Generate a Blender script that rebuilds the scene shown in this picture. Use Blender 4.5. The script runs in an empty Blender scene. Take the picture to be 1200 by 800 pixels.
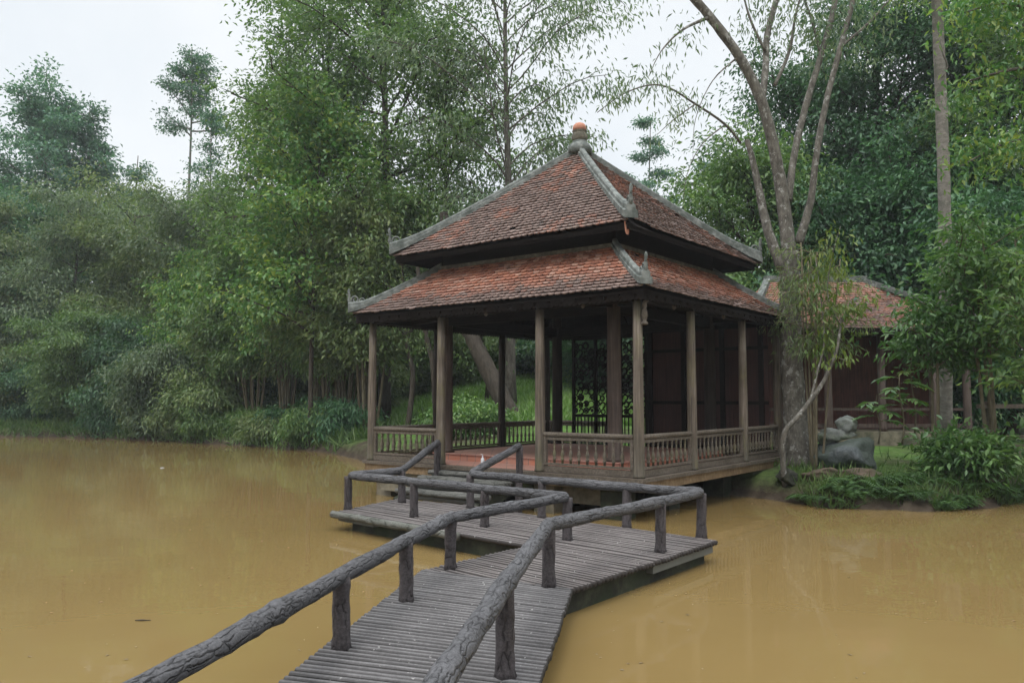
import bpy, math, random
import numpy as np
from mathutils import Vector, Matrix

random.seed(7)
RNG = np.random.default_rng(11)
R = math.radians
scene = bpy.context.scene
COL = scene.collection

# ------------------------------------------------------------------ camera
EYE = 1.88
FPX = 943.5
PIT = R(4.03)
cam_d = bpy.data.cameras.new('camera')
cam = bpy.data.objects.new('camera', cam_d); COL.objects.link(cam)
cam.location = (0, 0, EYE)
cam.rotation_euler = (R(90) + PIT, 0, 0)
cam_d.sensor_width = 36
cam_d.lens = FPX / 1200 * 36
cam_d.clip_end = 3000
scene.camera = cam

def ray(px, py):
    xn = (px - 600) / FPX; yn = -(py - 400) / FPX
    c, s = math.cos(PIT), math.sin(PIT)
    return Vector((xn, c - yn * s, s + yn * c))
def P(px, py, Y):                    # survey point at a known distance
    d = ray(px, py); return Vector((0, 0, EYE)) + d * (Y / d.y)
def G(px, py, z):                    # survey point on a level surface
    d = ray(px, py); return Vector((0, 0, EYE)) + d * ((z - EYE) / d.z)

# ------------------------------------------------------------------ node materials
def new_mat(name):
    m = bpy.data.materials.new(name); m.use_nodes = True
    nt = m.node_tree; nt.nodes.clear()
    out = nt.nodes.new('ShaderNodeOutputMaterial')
    return m, nt, out
class N:
    def __init__(s, nt): s.nt = nt
    def n(s, typ, **kw):
        nd = s.nt.nodes.new(typ)
        for k, v in kw.items():
            if k == 'inp':
                for kk, vv in v.items():
                    if hasattr(vv, 'is_linked'): s.nt.links.new(vv, nd.inputs[kk])
                    else: nd.inputs[kk].default_value = vv
            else: setattr(nd, k, v)
        return nd
    def link(s, a, b): s.nt.links.new(a, b)
    def coords(s, kind='Object', scale=(1, 1, 1)):
        tc = s.n('ShaderNodeTexCoord')
        mp = s.n('ShaderNodeMapping'); mp.inputs['Scale'].default_value = scale
        s.link(tc.outputs[kind], mp.inputs['Vector'])
        return mp.outputs['Vector']
    def wpos(s, scale=(1, 1, 1)):
        g = s.n('ShaderNodeNewGeometry')
        mp = s.n('ShaderNodeMapping'); mp.inputs['Scale'].default_value = scale
        s.link(g.outputs['Position'], mp.inputs['Vector'])
        return mp.outputs['Vector']
    def noise(s, vec, scale, detail=5, rough=.6):
        t = s.n('ShaderNodeTexNoise', inp={'Scale': scale, 'Detail': detail, 'Roughness': rough})
        s.link(vec, t.inputs['Vector']); return t.outputs['Fac']
    def ramp(s, fac, stops):
        r = s.n('ShaderNodeValToRGB'); s.link(fac, r.inputs['Fac'])
        els = r.color_ramp.elements
        while len(els) < len(stops): els.new(.5)
        for e, (p, c) in zip(els, stops):
            e.position = p; e.color = (*c, 1) if len(c) == 3 else c
        return r.outputs['Color']
    def mix(s, fac, a, b, blend='MIX'):
        m = s.n('ShaderNodeMix', data_type='RGBA', blend_type=blend)
        for sock, v in ((m.inputs[0], fac), (m.inputs[6], a), (m.inputs[7], b)):
            if hasattr(v, 'is_linked'): s.link(v, sock)
            else: sock.default_value = v if not isinstance(v, tuple) else ((*v, 1) if len(v) == 3 else v)
        return m.outputs[2]
    def math(s, op, a, b=0.0, clamp=False):
        m = s.n('ShaderNodeMath', operation=op, use_clamp=clamp)
        for i, v in enumerate((a, b)):
            if hasattr(v, 'is_linked'): s.link(v, m.inputs[i])
            else: m.inputs[i].default_value = v
        return m.outputs[0]
    def bump(s, h, strength=.5, dist=.02):
        b = s.n('ShaderNodeBump', inp={'Strength': strength, 'Distance': dist}); s.link(h, b.inputs['Height'])
        return b.outputs['Normal']
    def principled(s, color, rough=.8, normal=None, spec=.3):
        p = s.n('ShaderNodeBsdfPrincipled')
        for k, v in (('Base Color', color), ('Roughness', rough), ('Specular IOR Level', spec)):
            if hasattr(v, 'is_linked'): s.link(v, p.inputs[k])
            else: p.inputs[k].default_value = (*v, 1) if isinstance(v, tuple) else v
        if normal is not None: s.link(normal, p.inputs['Normal'])
        return p.outputs['BSDF']

M = {}
def mat_wood(name, stops, streak=(9, 9, .7), scale=3, rough=.75, bump=.4, kind='Object', stain=None, spec=.3, foot=None):
    m, nt, out = new_mat(name); k = N(nt)
    v = k.coords(kind, streak)
    f = k.noise(v, scale, 7, .65)
    c = k.ramp(f, stops)
    big = k.noise(k.wpos(), 1.7, 4, .6)
    c = k.mix(k.ramp(big, [(.35, (0, 0, 0)), (.7, (1, 1, 1))]), c, k.mix(1.0, c, (.62, .6, .56), 'MULTIPLY'))
    if foot:
        gp = k.n('ShaderNodeNewGeometry'); sz = k.n('ShaderNodeSeparateXYZ'); k.link(gp.outputs['Position'], sz.inputs[0])
        mr = k.n('ShaderNodeMapRange', inp={'From Min': .62, 'From Max': 1.5, 'To Min': 1.0, 'To Max': 0.0}); k.link(k.math('ADD', sz.outputs['Z'], k.math('MULTIPLY', k.math('SUBTRACT', k.noise(k.wpos((6, 6, 1.5)), 1.5, 5, .7), .5), 1.6)), mr.inputs['Value'])
        c = k.mix(k.math('MULTIPLY', mr.outputs[0], .75), c, foot)
        ck = k.ramp(k.noise(k.wpos((30, 30, .8)), 1.3, 3, .6), [(.60, (0, 0, 0)), (.66, (.8, .8, .8))]); c = k.mix(ck, c, (.04, .032, .026))
    if stain:
        sf = k.ramp(k.noise(k.wpos((3, 3, 1.2)), 1.6, 6, .7), [(.5, (0, 0, 0)), (.66, (1, 1, 1))])
        c = k.mix(k.math('MULTIPLY', sf, .7), c, stain)
    k.link(k.principled(c, rough, k.bump(f, bump, .01), spec), out.inputs['Surface'])
    M[name] = m
mat_wood('column_wood', [(.3, (.062, .048, .038)), (.5, (.13, .104, .082)), (.7, (.24, .20, .162))], (14, 14, .5), stain=(.13, .115, .06), foot=(.055, .052, .035))
mat_wood('rail_wood', [(.3, (.06, .047, .037)), (.5, (.105, .085, .066)), (.7, (.17, .142, .113))], (7, 7, 7), 4)
mat_wood('inner_wood', [(.3, (.04, .028, .022)), (.5, (.075, .053, .043)), (.7, (.12, .09, .074))], (10, 10, .5))
mat_wood('shade_painted_column', [(.3, (.018, .014, .012)), (.5, (.032, .025, .021)), (.7, (.06, .048, .04))], (12, 12, .5), spec=.15)  # darkened column wood: backlit shade of the rear columns put into the colour
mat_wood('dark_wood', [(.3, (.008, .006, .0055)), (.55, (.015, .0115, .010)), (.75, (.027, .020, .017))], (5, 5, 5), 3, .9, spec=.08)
mat_wood('wall_wood', [(.3, (.026, .011, .009)), (.55, (.05, .02, .015)), (.75, (.08, .032, .024))], (14, 14, .5), 3)
mat_wood('band_wood', [(.3, (.13, .085, .045)), (.55, (.22, .15, .085)), (.75, (.30, .215, .13))], (8, 8, 5), 2.5)
mat_wood('house_wall', [(.3, (.05, .018, .013)), (.55, (.10, .034, .024)), (.75, (.15, .055, .038))], (10, 10, .6), 3)

def mat_tiles(name, zlo, zhi, low_dark, bigk=1.2):
    m, nt, out = new_mat(name); k = N(nt)
    g = k.n('ShaderNodeNewGeometry')
    rnd = g.outputs['Random Per Island']
    base = k.ramp(rnd, [(0, (.21, .095, .066)), (.3, (.29, .125, .083)), (.6, (.36, .155, .098)), (.85, (.35, .20, .15)), (1, (.46, .26, .19))])
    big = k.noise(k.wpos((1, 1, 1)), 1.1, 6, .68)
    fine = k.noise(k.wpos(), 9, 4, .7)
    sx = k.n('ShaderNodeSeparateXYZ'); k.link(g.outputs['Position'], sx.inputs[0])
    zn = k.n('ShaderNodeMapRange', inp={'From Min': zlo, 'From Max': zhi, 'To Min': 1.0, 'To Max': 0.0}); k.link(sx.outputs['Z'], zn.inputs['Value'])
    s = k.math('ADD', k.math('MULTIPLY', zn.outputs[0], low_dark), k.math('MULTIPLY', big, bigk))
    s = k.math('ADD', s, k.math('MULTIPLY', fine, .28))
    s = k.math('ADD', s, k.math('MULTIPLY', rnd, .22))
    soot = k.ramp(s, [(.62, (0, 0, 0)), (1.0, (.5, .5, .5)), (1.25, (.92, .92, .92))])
    grey = k.ramp(fine, [(.3, (.075, .056, .050)), (.55, (.15, .112, .098)), (.75, (.25, .195, .17))])
    c = k.mix(soot, base, grey)
    stv = k.ramp(k.noise(k.wpos((5, 5, .35)), 1.0, 5, .7), [(.52, (0, 0, 0)), (.68, (.65, .65, .65))]); c = k.mix(stv, c, (.06, .05, .043))
    moss = k.ramp(k.noise(k.wpos(), 3.3, 5, .7), [(.6, (0, 0, 0)), (.75, (.5, .5, .5))])
    c = k.mix(moss, c, (.085, .082, .05))
    k.link(k.principled(c, .85, k.bump(fine, .35, .01), .2), out.inputs['Surface'])
    M[name] = m
mat_tiles('upper_tiles', 4.7, 7.2, .2, 1.42)
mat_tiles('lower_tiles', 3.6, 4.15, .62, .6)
mat_tiles('house_tiles', 3.0, 5.4, .3, 1.15)

def mat_mottle(name, stops, scale=4, bump=.5, rough=.9, dist=.02, second=None, sscale=1.5):
    m, nt, out = new_mat(name); k = N(nt)
    f = k.noise(k.wpos(), scale, 8, .68)
    c = k.ramp(f, stops)
    if second:
        sf = k.ramp(k.noise(k.wpos(), sscale, 5, .65), [(.48, (0, 0, 0)), (.62, (.85, .85, .85))])
        c = k.mix(sf, c, second)
    k.link(k.principled(c, rough, k.bump(f, bump, dist), .25), out.inputs['Surface'])
    M[name] = m
mat_mottle('ridge_mortar', [(.3, (.06, .066, .06)), (.5, (.135, .145, .135)), (.7, (.25, .26, .245))], 7, second=(.065, .075, .066), sscale=4.5)
mat_mottle('finial_stone', [(.3, (.055, .05, .04)), (.5, (.12, .11, .085)), (.7, (.22, .2, .16))], 9)
mat_mottle('terracotta', [(.3, (.30, .13, .085)), (.6, (.46, .22, .15)), (.8, (.55, .31, .23))], 6, bump=.2)
mat_mottle('concrete', [(.3, (.09, .08, .055)), (.5, (.16, .14, .10)), (.7, (.22, .19, .14))], 5, second=(.05, .055, .035))
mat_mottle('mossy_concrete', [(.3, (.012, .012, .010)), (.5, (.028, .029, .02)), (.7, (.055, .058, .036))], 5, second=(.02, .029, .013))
mat_mottle('rock', [(.3, (.05, .059, .062)), (.5, (.115, .128, .133)), (.7, (.21, .226, .23))], 6, bump=1.0, dist=.06, second=(.06, .075, .06))
mat_mottle('pale_rock', [(.3, (.08, .088, .08)), (.5, (.17, .18, .165)), (.7, (.27, .28, .26))], 5, bump=.8, dist=.04, second=(.08, .10, .055))
mat_mottle('bank_soil', [(.3, (.035, .026, .018)), (.5, (.075, .055, .038)), (.7, (.13, .10, .075))], 4, second=(.03, .045, .018))
mat_mottle('white_plastic', [(.3, (.5, .52, .54)), (.7, (.58, .6, .61))], 2, bump=0, rough=.4)
mat_mottle('pale_metal', [(.3, (.4, .42, .42)), (.7, (.5, .52, .52))], 2, bump=0, rough=.5)

# red tile floor with joints
def mat_floor(name, c1, c2):
    m, nt, out = new_mat(name); k = N(nt)
    v = k.coords('Object')
    b = k.n('ShaderNodeTexBrick', offset=0.0, inp={'Scale': 1, 'Mortar Size': .006, 'Brick Width': .3, 'Row Height': .3,
            'Color1': (*c1, 1), 'Color2': (*c2, 1), 'Mortar': (.12, .07, .055, 1)})
    k.link(v, b.inputs['Vector'])
    d = k.noise(k.wpos(), 3, 6, .7)
    c = k.mix(k.ramp(d, [(.35, (0, 0, 0)), (.7, (.65, .65, .65))]), b.outputs['Color'], (.27, .2, .17))
    k.link(k.principled(c, .6, None, .35), out.inputs['Surface']); M[name] = m
mat_floor('floor_tiles', (.30, .135, .10), (.34, .155, .115))
mat_floor('riser_tiles', (.36, .125, .07), (.40, .14, .08))

# bark-textured logs (uv: u round the log, v along it, in metres)
def mat_log(name, lo, mid, hi, crack, uvs=(14, 4.2), bd=.02, kind='UV', wobble=.03):
    m, nt, out = new_mat(name); k = N(nt)
    tc = k.n('ShaderNodeTexCoord')
    wob = k.n('ShaderNodeTexNoise', inp={'Scale': 9.0, 'Detail': 4.0}); k.link(tc.outputs[kind], wob.inputs['Vector'])
    add = k.n('ShaderNodeVectorMath', operation='MULTIPLY_ADD'); k.link(wob.outputs['Color'], add.inputs[0])
    add.inputs[1].default_value = (wobble, wobble*2, wobble); k.link(tc.outputs[kind], add.inputs[2])
    mp = k.n('ShaderNodeMapping'); mp.inputs['Scale'].default_value = (uvs[0], uvs[1], uvs[0]); k.link(add.outputs[0], mp.inputs['Vector'])
    vo = k.n('ShaderNodeTexVoronoi', feature='DISTANCE_TO_EDGE', inp={'Scale': 1.0, 'Randomness': 1.0}); k.link(mp.outputs[0], vo.inputs['Vector'])
    vo2 = k.n('ShaderNodeTexVoronoi', feature='F1', inp={'Scale': 1.0}); k.link(mp.outputs[0], vo2.inputs['Vector'])
    fine = k.noise(tc.outputs[kind], 45, 7, .75)
    big = k.noise(k.wpos(), 2.2, 5, .6)
    edge = k.ramp(vo.outputs['Distance'], [(.0, (.15, .15, .15)), (.04, (.6, .6, .6)), (.16, (1, 1, 1))])
    mk = k.ramp(k.noise(tc.outputs[kind], 7, 3, .6), [(.42, (0, 0, 0)), (.6, (.85, .85, .85))])
    edge = k.mix(mk, edge, (1, 1, 1))
    f = k.math('ADD', k.math('MULTIPLY', fine, .7), k.math('MULTIPLY', big, .3))
    plate = k.ramp(f, [(.36, lo), (.5, mid), (.64, hi)])
    c = k.mix(edge, crack, plate)
    h = k.math('ADD', edge, k.math('MULTIPLY', fine, .45))
    h = k.math('ADD', h, k.math('MULTIPLY', vo2.outputs['Color'], .25))
    k.link(k.principled(c, .82, k.bump(h, .9, bd), .3), out.inputs['Surface']); M[name] = m
mat_log('handrail_log', (.040, .039, .041), (.078, .076, .08), (.13, .127, .132), (.030, .029, .030), (24, 4.8), .028, wobble=.055)
mat_log('post_log', (.028, .024, .025), (.058, .049, .05), (.10, .088, .09), (.022, .018, .018), (12, 3))
mat_log('step_log', (.05, .052, .045), (.10, .098, .088), (.17, .165, .15), (.035, .036, .03), (10, 3))
mat_log('edge_log', (.05, .055, .045), (.11, .11, .095), (.18, .175, .16), (.03, .033, .025), (10, 3))

def mat_pole(name, stops):
    m, nt, out = new_mat(name); k = N(nt)
    tc = k.n('ShaderNodeTexCoord'); mp = k.n('ShaderNodeMapping'); mp.inputs['Scale'].default_value = (40, 2.5, 1); k.link(tc.outputs['UV'], mp.inputs['Vector'])
    f = k.noise(mp.outputs[0], 1.0, 6, .7); fine = k.noise(k.wpos(), 45, 4, .7); big = k.noise(k.wpos(), 1.6, 5, .65)
    g = k.n('ShaderNodeNewGeometry')
    v = k.math('ADD', k.math('MULTIPLY', f, .4), k.math('ADD', k.math('MULTIPLY', fine, .3), k.math('MULTIPLY', big, .3)))
    v = k.math('ADD', v, k.math('MULTIPLY', k.math('SUBTRACT', g.outputs['Random Per Island'], .5), .07))
    c = k.ramp(v, stops)
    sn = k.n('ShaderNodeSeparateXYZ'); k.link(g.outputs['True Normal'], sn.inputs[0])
    gr = k.ramp(sn.outputs['Z'], [(.55, (0, 0, 0)), (.96, (1, 1, 1))]); c = k.mix(gr, k.mix(1.0, c, (.30, .29, .28), 'MULTIPLY'), c)  # pole sides darkened by normal: groove shade painted in along with grime
    sp = k.ramp(k.noise(k.wpos(), 26, 2, .5), [(.70, (0, 0, 0)), (.74, (.7, .7, .7))]); c = k.mix(sp, c, (.30, .29, .28))
    k.link(k.principled(c, .8, k.bump(f, .35, .006), .3), out.inputs['Surface']); M[name] = m
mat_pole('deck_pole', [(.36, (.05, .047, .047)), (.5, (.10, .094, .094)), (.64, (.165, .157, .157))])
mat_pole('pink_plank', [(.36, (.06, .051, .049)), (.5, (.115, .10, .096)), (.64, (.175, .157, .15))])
def mat_bark(name, stops, scale=5, stretch=(2, 2, .6), lichen=None, bd=.03, ls=3.0, lt=.5):
    m, nt, out = new_mat(name); k = N(nt)
    f = k.noise(k.wpos(stretch), scale, 8, .7)
    c = k.ramp(f, stops)
    if lichen:
        lf = k.ramp(k.noise(k.wpos((1, 1, .8)), ls, 5, .7), [(lt, (0, 0, 0)), (lt+.06, (1, 1, 1))])
        c = k.mix(lf, c, lichen)
    k.link(k.principled(c, .9, k.bump(f, .7, bd), .2), out.inputs['Surface']); M[name] = m
mat_bark('bark_grey', [(.3, (.04, .034, .028)), (.5, (.10, .088, .075)), (.7, (.17, .155, .135))])
mat_bark('bark_lichen', [(.3, (.045, .04, .034)), (.5, (.11, .10, .084)), (.7, (.20, .185, .16))], 6, (2, 2, 1), (.27, .265, .245), ls=8, lt=.56)
mat_bark('bark_dark', [(.3, (.022, .018, .014)), (.5, (.05, .041, .032)), (.7, (.085, .072, .058))])
mat_bark('bark_pale', [(.3, (.09, .082, .07)), (.5, (.17, .155, .135)), (.7, (.26, .24, .21))], 5, (1.2, 1.2, 2.5), (.12, .115, .095))
mat_bark('bark_stem', [(.3, (.06, .05, .03)), (.5, (.12, .10, .065)), (.7, (.17, .15, .10))])
mat_bark('bark_moss', [(.3, (.03, .03, .017)), (.5, (.06, .062, .03)), (.7, (.11, .105, .055))])

def mat_leaf(name, cols, trans=.36, rough=.5, spec=.45, gain=1.75):
    m, nt, out = new_mat(name); k = N(nt)
    g = k.n('ShaderNodeNewGeometry')
    n = len(cols)
    c = k.ramp(g.outputs['Random Per Island'], [(i / (n - 1), tuple(x * gain for x in cc)) for i, cc in enumerate(cols)])
    big = k.noise(k.wpos(), .8, 3, .5)
    c = k.mix(k.ramp(big, [(.35, (0, 0, 0)), (.68, (1, 1, 1))]), c, k.mix(1.0, c, (.62, .70, .72), 'MULTIPLY'))
    oi = k.n('ShaderNodeObjectInfo')
    hs = k.n('ShaderNodeHueSaturation'); k.link(c, hs.inputs['Color'])
    k.link(k.math('ADD', k.math('MULTIPLY', oi.outputs['Random'], .35), .82), hs.inputs['Value'])
    p = k.principled(hs.outputs[0], rough, None, spec)
    t = k.n('ShaderNodeBsdfTranslucent'); k.link(k.mix(1.0, hs.outputs[0], (1.1, 1.25, .7), 'MULTIPLY'), t.inputs['Color'])
    mx = k.n('ShaderNodeMixShader'); mx.inputs[0].default_value = trans
    k.link(p, mx.inputs[1]); k.link(t.outputs[0], mx.inputs[2]); k.link(mx.outputs[0], out.inputs['Surface'])
    M[name] = m
mat_leaf('leaf_mid', [(.04, .08, .026), (.056, .102, .031), (.074, .122, .037), (.10, .145, .04), (.06, .105, .036)])
mat_leaf('leaf_bright', [(.04, .10, .03), (.06, .135, .036), (.08, .155, .042), (.115, .175, .05), (.18, .21, .04)])
mat_leaf('leaf_dark', [(.018, .05, .024), (.028, .07, .032), (.04, .09, .04), (.055, .105, .045)], .33, gain=1.95)
mat_leaf('leaf_olive', [(.052, .08, .03), (.075, .105, .038), (.092, .12, .045), (.115, .132, .05), (.065, .1, .04)], gain=2.0)
mat_leaf('leaf_teal', [(.03, .075, .055), (.045, .10, .068), (.06, .12, .075), (.075, .13, .08)])
mat_leaf('leaf_grey', [(.05, .078, .042), (.07, .10, .054), (.09, .12, .066), (.11, .134, .07)], gain=1.85)
mat_leaf('leaf_broad', [(.03, .07, .02), (.045, .095, .026), (.062, .12, .032), (.09, .15, .042), (.05, .1, .03)], .36, .42, .5, 1.7)
mat_leaf('leaf_yellow', [(.09, .16, .03), (.14, .2, .035), (.20, .24, .04), (.10, .15, .04)], .35, gain=1.1)
mat_leaf('grass_blade', [(.045, .09, .022), (.07, .125, .03), (.09, .15, .035), (.12, .165, .05)], .3, gain=1.15)
mat_leaf('meadow_blade', [(.10, .19, .04), (.13, .23, .05), (.16, .26, .065), (.24, .30, .16)], .35, gain=1.35)
mat_leaf('fern_leaf', [(.035, .08, .02), (.05, .105, .026), (.07, .125, .035)], .3, gain=1.0)
mat_leaf('dead_leaf', [(.12, .08, .045), (.18, .12, .06), (.10, .07, .04)], .2)

# ground
m, nt, out = new_mat('ground_cover'); k = N(nt)
f1 = k.noise(k.wpos(), .35, 6, .65); f2 = k.noise(k.wpos(), 4, 7, .7)
soil = k.ramp(f2, [(.3, (.022, .017, .012)), (.5, (.05, .038, .027)), (.7, (.085, .067, .05))])
green = k.ramp(f2, [(.3, (.035, .07, .018)), (.5, (.07, .13, .03)), (.7, (.11, .18, .045))])
c = k.mix(k.ramp(f1, [(.38, (0, 0, 0)), (.55, (1, 1, 1))]), soil, green)
g = k.n('ShaderNodeNewGeometry'); sx = k.n('ShaderNodeSeparateXYZ'); k.link(g.outputs['Position'], sx.inputs[0])
zf = k.n('ShaderNodeMapRange', inp={'From Min': .25, 'From Max': .75, 'To Min': 1.0, 'To Max': 0.0}); k.link(k.math('ADD', sx.outputs['Z'], k.math('MULTIPLY', f2, .3)), zf.inputs['Value'])
c = k.mix(zf.outputs[0], c, soil)
k.link(k.principled(c, .95, k.bump(f2, .8, .08), .1), out.inputs['Surface']); M['ground_cover'] = m

# muddy water
m, nt, out = new_mat('pond_water'); k = N(nt)
w1 = k.noise(k.wpos((1, 1.6, 1)), 1.1, 3, .5); w2 = k.noise(k.wpos((1, 1.3, 1)), 7, 3, .5)
cl = k.noise(k.wpos(), .18, 4, .6)
c = k.ramp(cl, [(.35, (.158, .106, .040)), (.65, (.183, .125, .049))])
h = k.math('ADD', k.math('MULTIPLY', w1, 1.0), k.math('MULTIPLY', w2, .12))
p = k.n('ShaderNodeBsdfPrincipled', inp={'Roughness': .03, 'IOR': 1.33}); k.link(c, p.inputs['Base Color'])
k.link(k.bump(h, .07, .05), p.inputs['Normal'])
k.link(p.outputs[0], out.inputs['Surface']); M['pond_water'] = m

# ------------------------------------------------------------------ mesh helpers
def tag(o, label=None, cat=None, group=None, kind=None):
    if label: o['label'] = label
    if cat: o['category'] = cat
    if group: o['group'] = group
    if kind: o['kind'] = kind
    return o
def empty(name, loc=(0, 0, 0), rz=0.0, label=None, cat=None, group=None):
    o = bpy.data.objects.new(name, None); COL.objects.link(o)
    o.location = loc; o.rotation_euler = (0, 0, rz); o.empty_display_size = .2
    return tag(o, label, cat, group)
def copy_tree(o, parent=None):
    c = o.copy(); COL.objects.link(c); c.parent = parent
    for ch in list(o.children): copy_tree(ch, c)
    return c

class MB:
    def __init__(s): s.v = []; s.f = []; s.uv = []
    def face(s, idx, uv=None):
        s.f.append(idx); s.uv.append(uv if uv else [(0, 0)] * len(idx))
    def poly(s, pts, uv=None):
        b = len(s.v); s.v += [tuple(p) for p in pts]; s.face(list(range(b, b + len(pts))), uv)
    def box(s, c, size, rz=0, mat=None, bev=0):
        hx, hy, hz = size[0] / 2, size[1] / 2, size[2] / 2
        mt = Matrix.Translation(Vector(c)) @ (mat if mat else Matrix.Rotation(rz, 4, 'Z'))
        b = len(s.v)
        for x, y, z in ((-1,-1,-1),(1,-1,-1),(1,1,-1),(-1,1,-1),(-1,-1,1),(1,-1,1),(1,1,1),(-1,1,1)):
            s.v.append(tuple(mt @ Vector((x*hx, y*hy, z*hz))))
        for f in ((0,3,2,1),(4,5,6,7),(0,1,5,4),(1,2,6,5),(2,3,7,6),(3,0,4,7)): s.face([b+i for i in f])
    def bar(s, a, b, w, h):                      # box between two points
        a, b = Vector(a), Vector(b); d = b - a; L = d.length
        q = d.to_track_quat('X', 'Z').to_matrix().to_4x4()
        s.box((a + b) / 2, (L, w, h), mat=q)
    def tube(s, pts, rad, sides=8, jit=0.0, cap=True, vo=0.0):
        pts = [Vector(p) for p in pts]; n = len(pts)
        if not hasattr(rad, '__len__'): rad = [rad] * n
        up = None; base = len(s.v); vl = vo; vs = []
        for i, p in enumerate(pts):
            t = (pts[min(i+1, n-1)] - pts[max(i-1, 0)])
            if t.length < 1e-9: t = Vector((0, 0, 1))
            t.normalize()
            if up is None:
                up = t.orthogonal().normalized()
            else:
                up = (up - t * up.dot(t)); up = up.normalized() if up.length > 1e-6 else t.orthogonal().normalized()
            sd = t.cross(up)
            if i: vl += (pts[i] - pts[i-1]).length
            vs.append(vl)
            for k_ in range(sides):
                a = 2 * math.pi * k_ / sides
                r = rad[i] * (1 + random.uniform(-jit, jit)) if jit else rad[i]
                s.v.append(tuple(p + (up * math.cos(a) + sd * math.sin(a)) * r))
        for i in range(n - 1):
            c = 2 * math.pi * max(rad[i], .02)
            for k_ in range(sides):
                k2 = (k_ + 1) % sides
                u0, u1 = c * k_ / sides, c * (k_ + 1) / sides
                s.face([base+i*sides+k_, base+i*sides+k2, base+(i+1)*sides+k2, base+(i+1)*sides+k_],
                       [(u0, vs[i]), (u1, vs[i]), (u1, vs[i+1]), (u0, vs[i+1])])
        if cap:
            s.face([base + k_ for k_ in reversed(range(sides))])
            s.face([base + (n-1)*sides + k_ for k_ in range(sides)])
    def lathe(s, prof, c=(0, 0, 0), sides=12):
        base = len(s.v); n = len(prof)
        for r, z in prof:
            for k_ in range(sides):
                a = 2 * math.pi * k_ / sides
                s.v.append((c[0] + r*math.cos(a), c[1] + r*math.sin(a), c[2] + z))
        for i in range(n - 1):
            for k_ in range(sides):
                k2 = (k_+1) % sides
                u0, u1 = .6*k_/sides, .6*(k_+1)/sides
                s.face([base+i*sides+k_, base+i*sides+k2, base+(i+1)*sides+k2, base+(i+1)*sides+k_],
                       [(u0, prof[i][1]), (u1, prof[i][1]), (u1, prof[i+1][1]), (u0, prof[i+1][1])])
        s.face([base + k_ for k_ in reversed(range(sides))]); s.face([base+(n-1)*sides+k_ for k_ in range(sides)])
    def mesh(s, name, mat, smooth=False):
        me = bpy.data.meshes.new(name); me.from_pydata(s.v, [], s.f)
        if mat: me.materials.append(M[mat])
        if s.uv:
            ul = me.uv_layers.new(name='UVMap')
            fl = [c for f in s.uv for p in f for c in p]
            ul.data.foreach_set('uv', fl)
        if smooth: me.polygons.foreach_set('use_smooth', [True] * len(me.polygons))
        me.update(); return me
    def build(s, name, mat, parent=None, smooth=False, loc=None):
        o = bpy.data.objects.new(name, s.mesh(name, mat, smooth)); COL.objects.link(o)
        if parent: o.parent = parent
        if loc is not None: o.location = loc
        return o

def leaf_mesh(name, pos, axis, nrm, ln, wd, mat, fold=.25):
    """many folded leaf blades from numpy arrays, one mesh"""
    pos = np.asarray(pos, float); n = len(pos)
    axis = axis / np.maximum(np.linalg.norm(axis, axis=1, keepdims=True), 1e-9)
    side = np.cross(nrm, axis); side /= np.maximum(np.linalg.norm(side, axis=1, keepdims=True), 1e-9)
    nn = np.cross(axis, side)
    ln = np.broadcast_to(ln, (n,))[:, None]; wd = np.broadcast_to(wd, (n,))[:, None]
    v = np.empty((n, 4, 3))
    mid = pos + axis * ln * .45
    v[:, 0] = pos; v[:, 2] = pos + axis * ln - nn * ln * .10
    v[:, 1] = mid + side * wd * .5 + nn * wd * fold; v[:, 3] = mid - side * wd * .5 + nn * wd * fold
    idx = (np.arange(n) * 4)[:, None]
    tri = np.concatenate([idx + [0, 1, 2], idx + [0, 2, 3]], 1).reshape(-1)
    me = bpy.data.meshes.new(name)
    me.vertices.add(n * 4); me.vertices.foreach_set('co', v.reshape(-1).astype(np.float32))
    me.loops.add(len(tri)); me.loops.foreach_set('vertex_index', tri.astype(np.int32))
    me.polygons.add(len(tri) // 3); me.polygons.foreach_set('loop_start', np.arange(0, len(tri), 3, dtype=np.int32))
    me.materials.append(M[mat]); me.update(calc_edges=True)
    return me
def link_mesh(name, me, parent=None):
    o = bpy.data.objects.new(name, me); COL.objects.link(o)
    if parent: o.parent = parent
    return o
def unit(a): return a / np.maximum(np.linalg.norm(a, axis=-1, keepdims=True), 1e-9)

# ------------------------------------------------------------------ site frame of the pavilion
TH = .6629
PX0, PY0, SL = 1.9176, 12.2471, 5.9252
FD = Vector((-math.cos(TH), math.sin(TH), 0)); RD = Vector((math.sin(TH), math.cos(TH), 0))
def W(u, v, z=0.0): return Vector((PX0, PY0, 0)) + FD * u + RD * v + Vector((0, 0, z))

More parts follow.
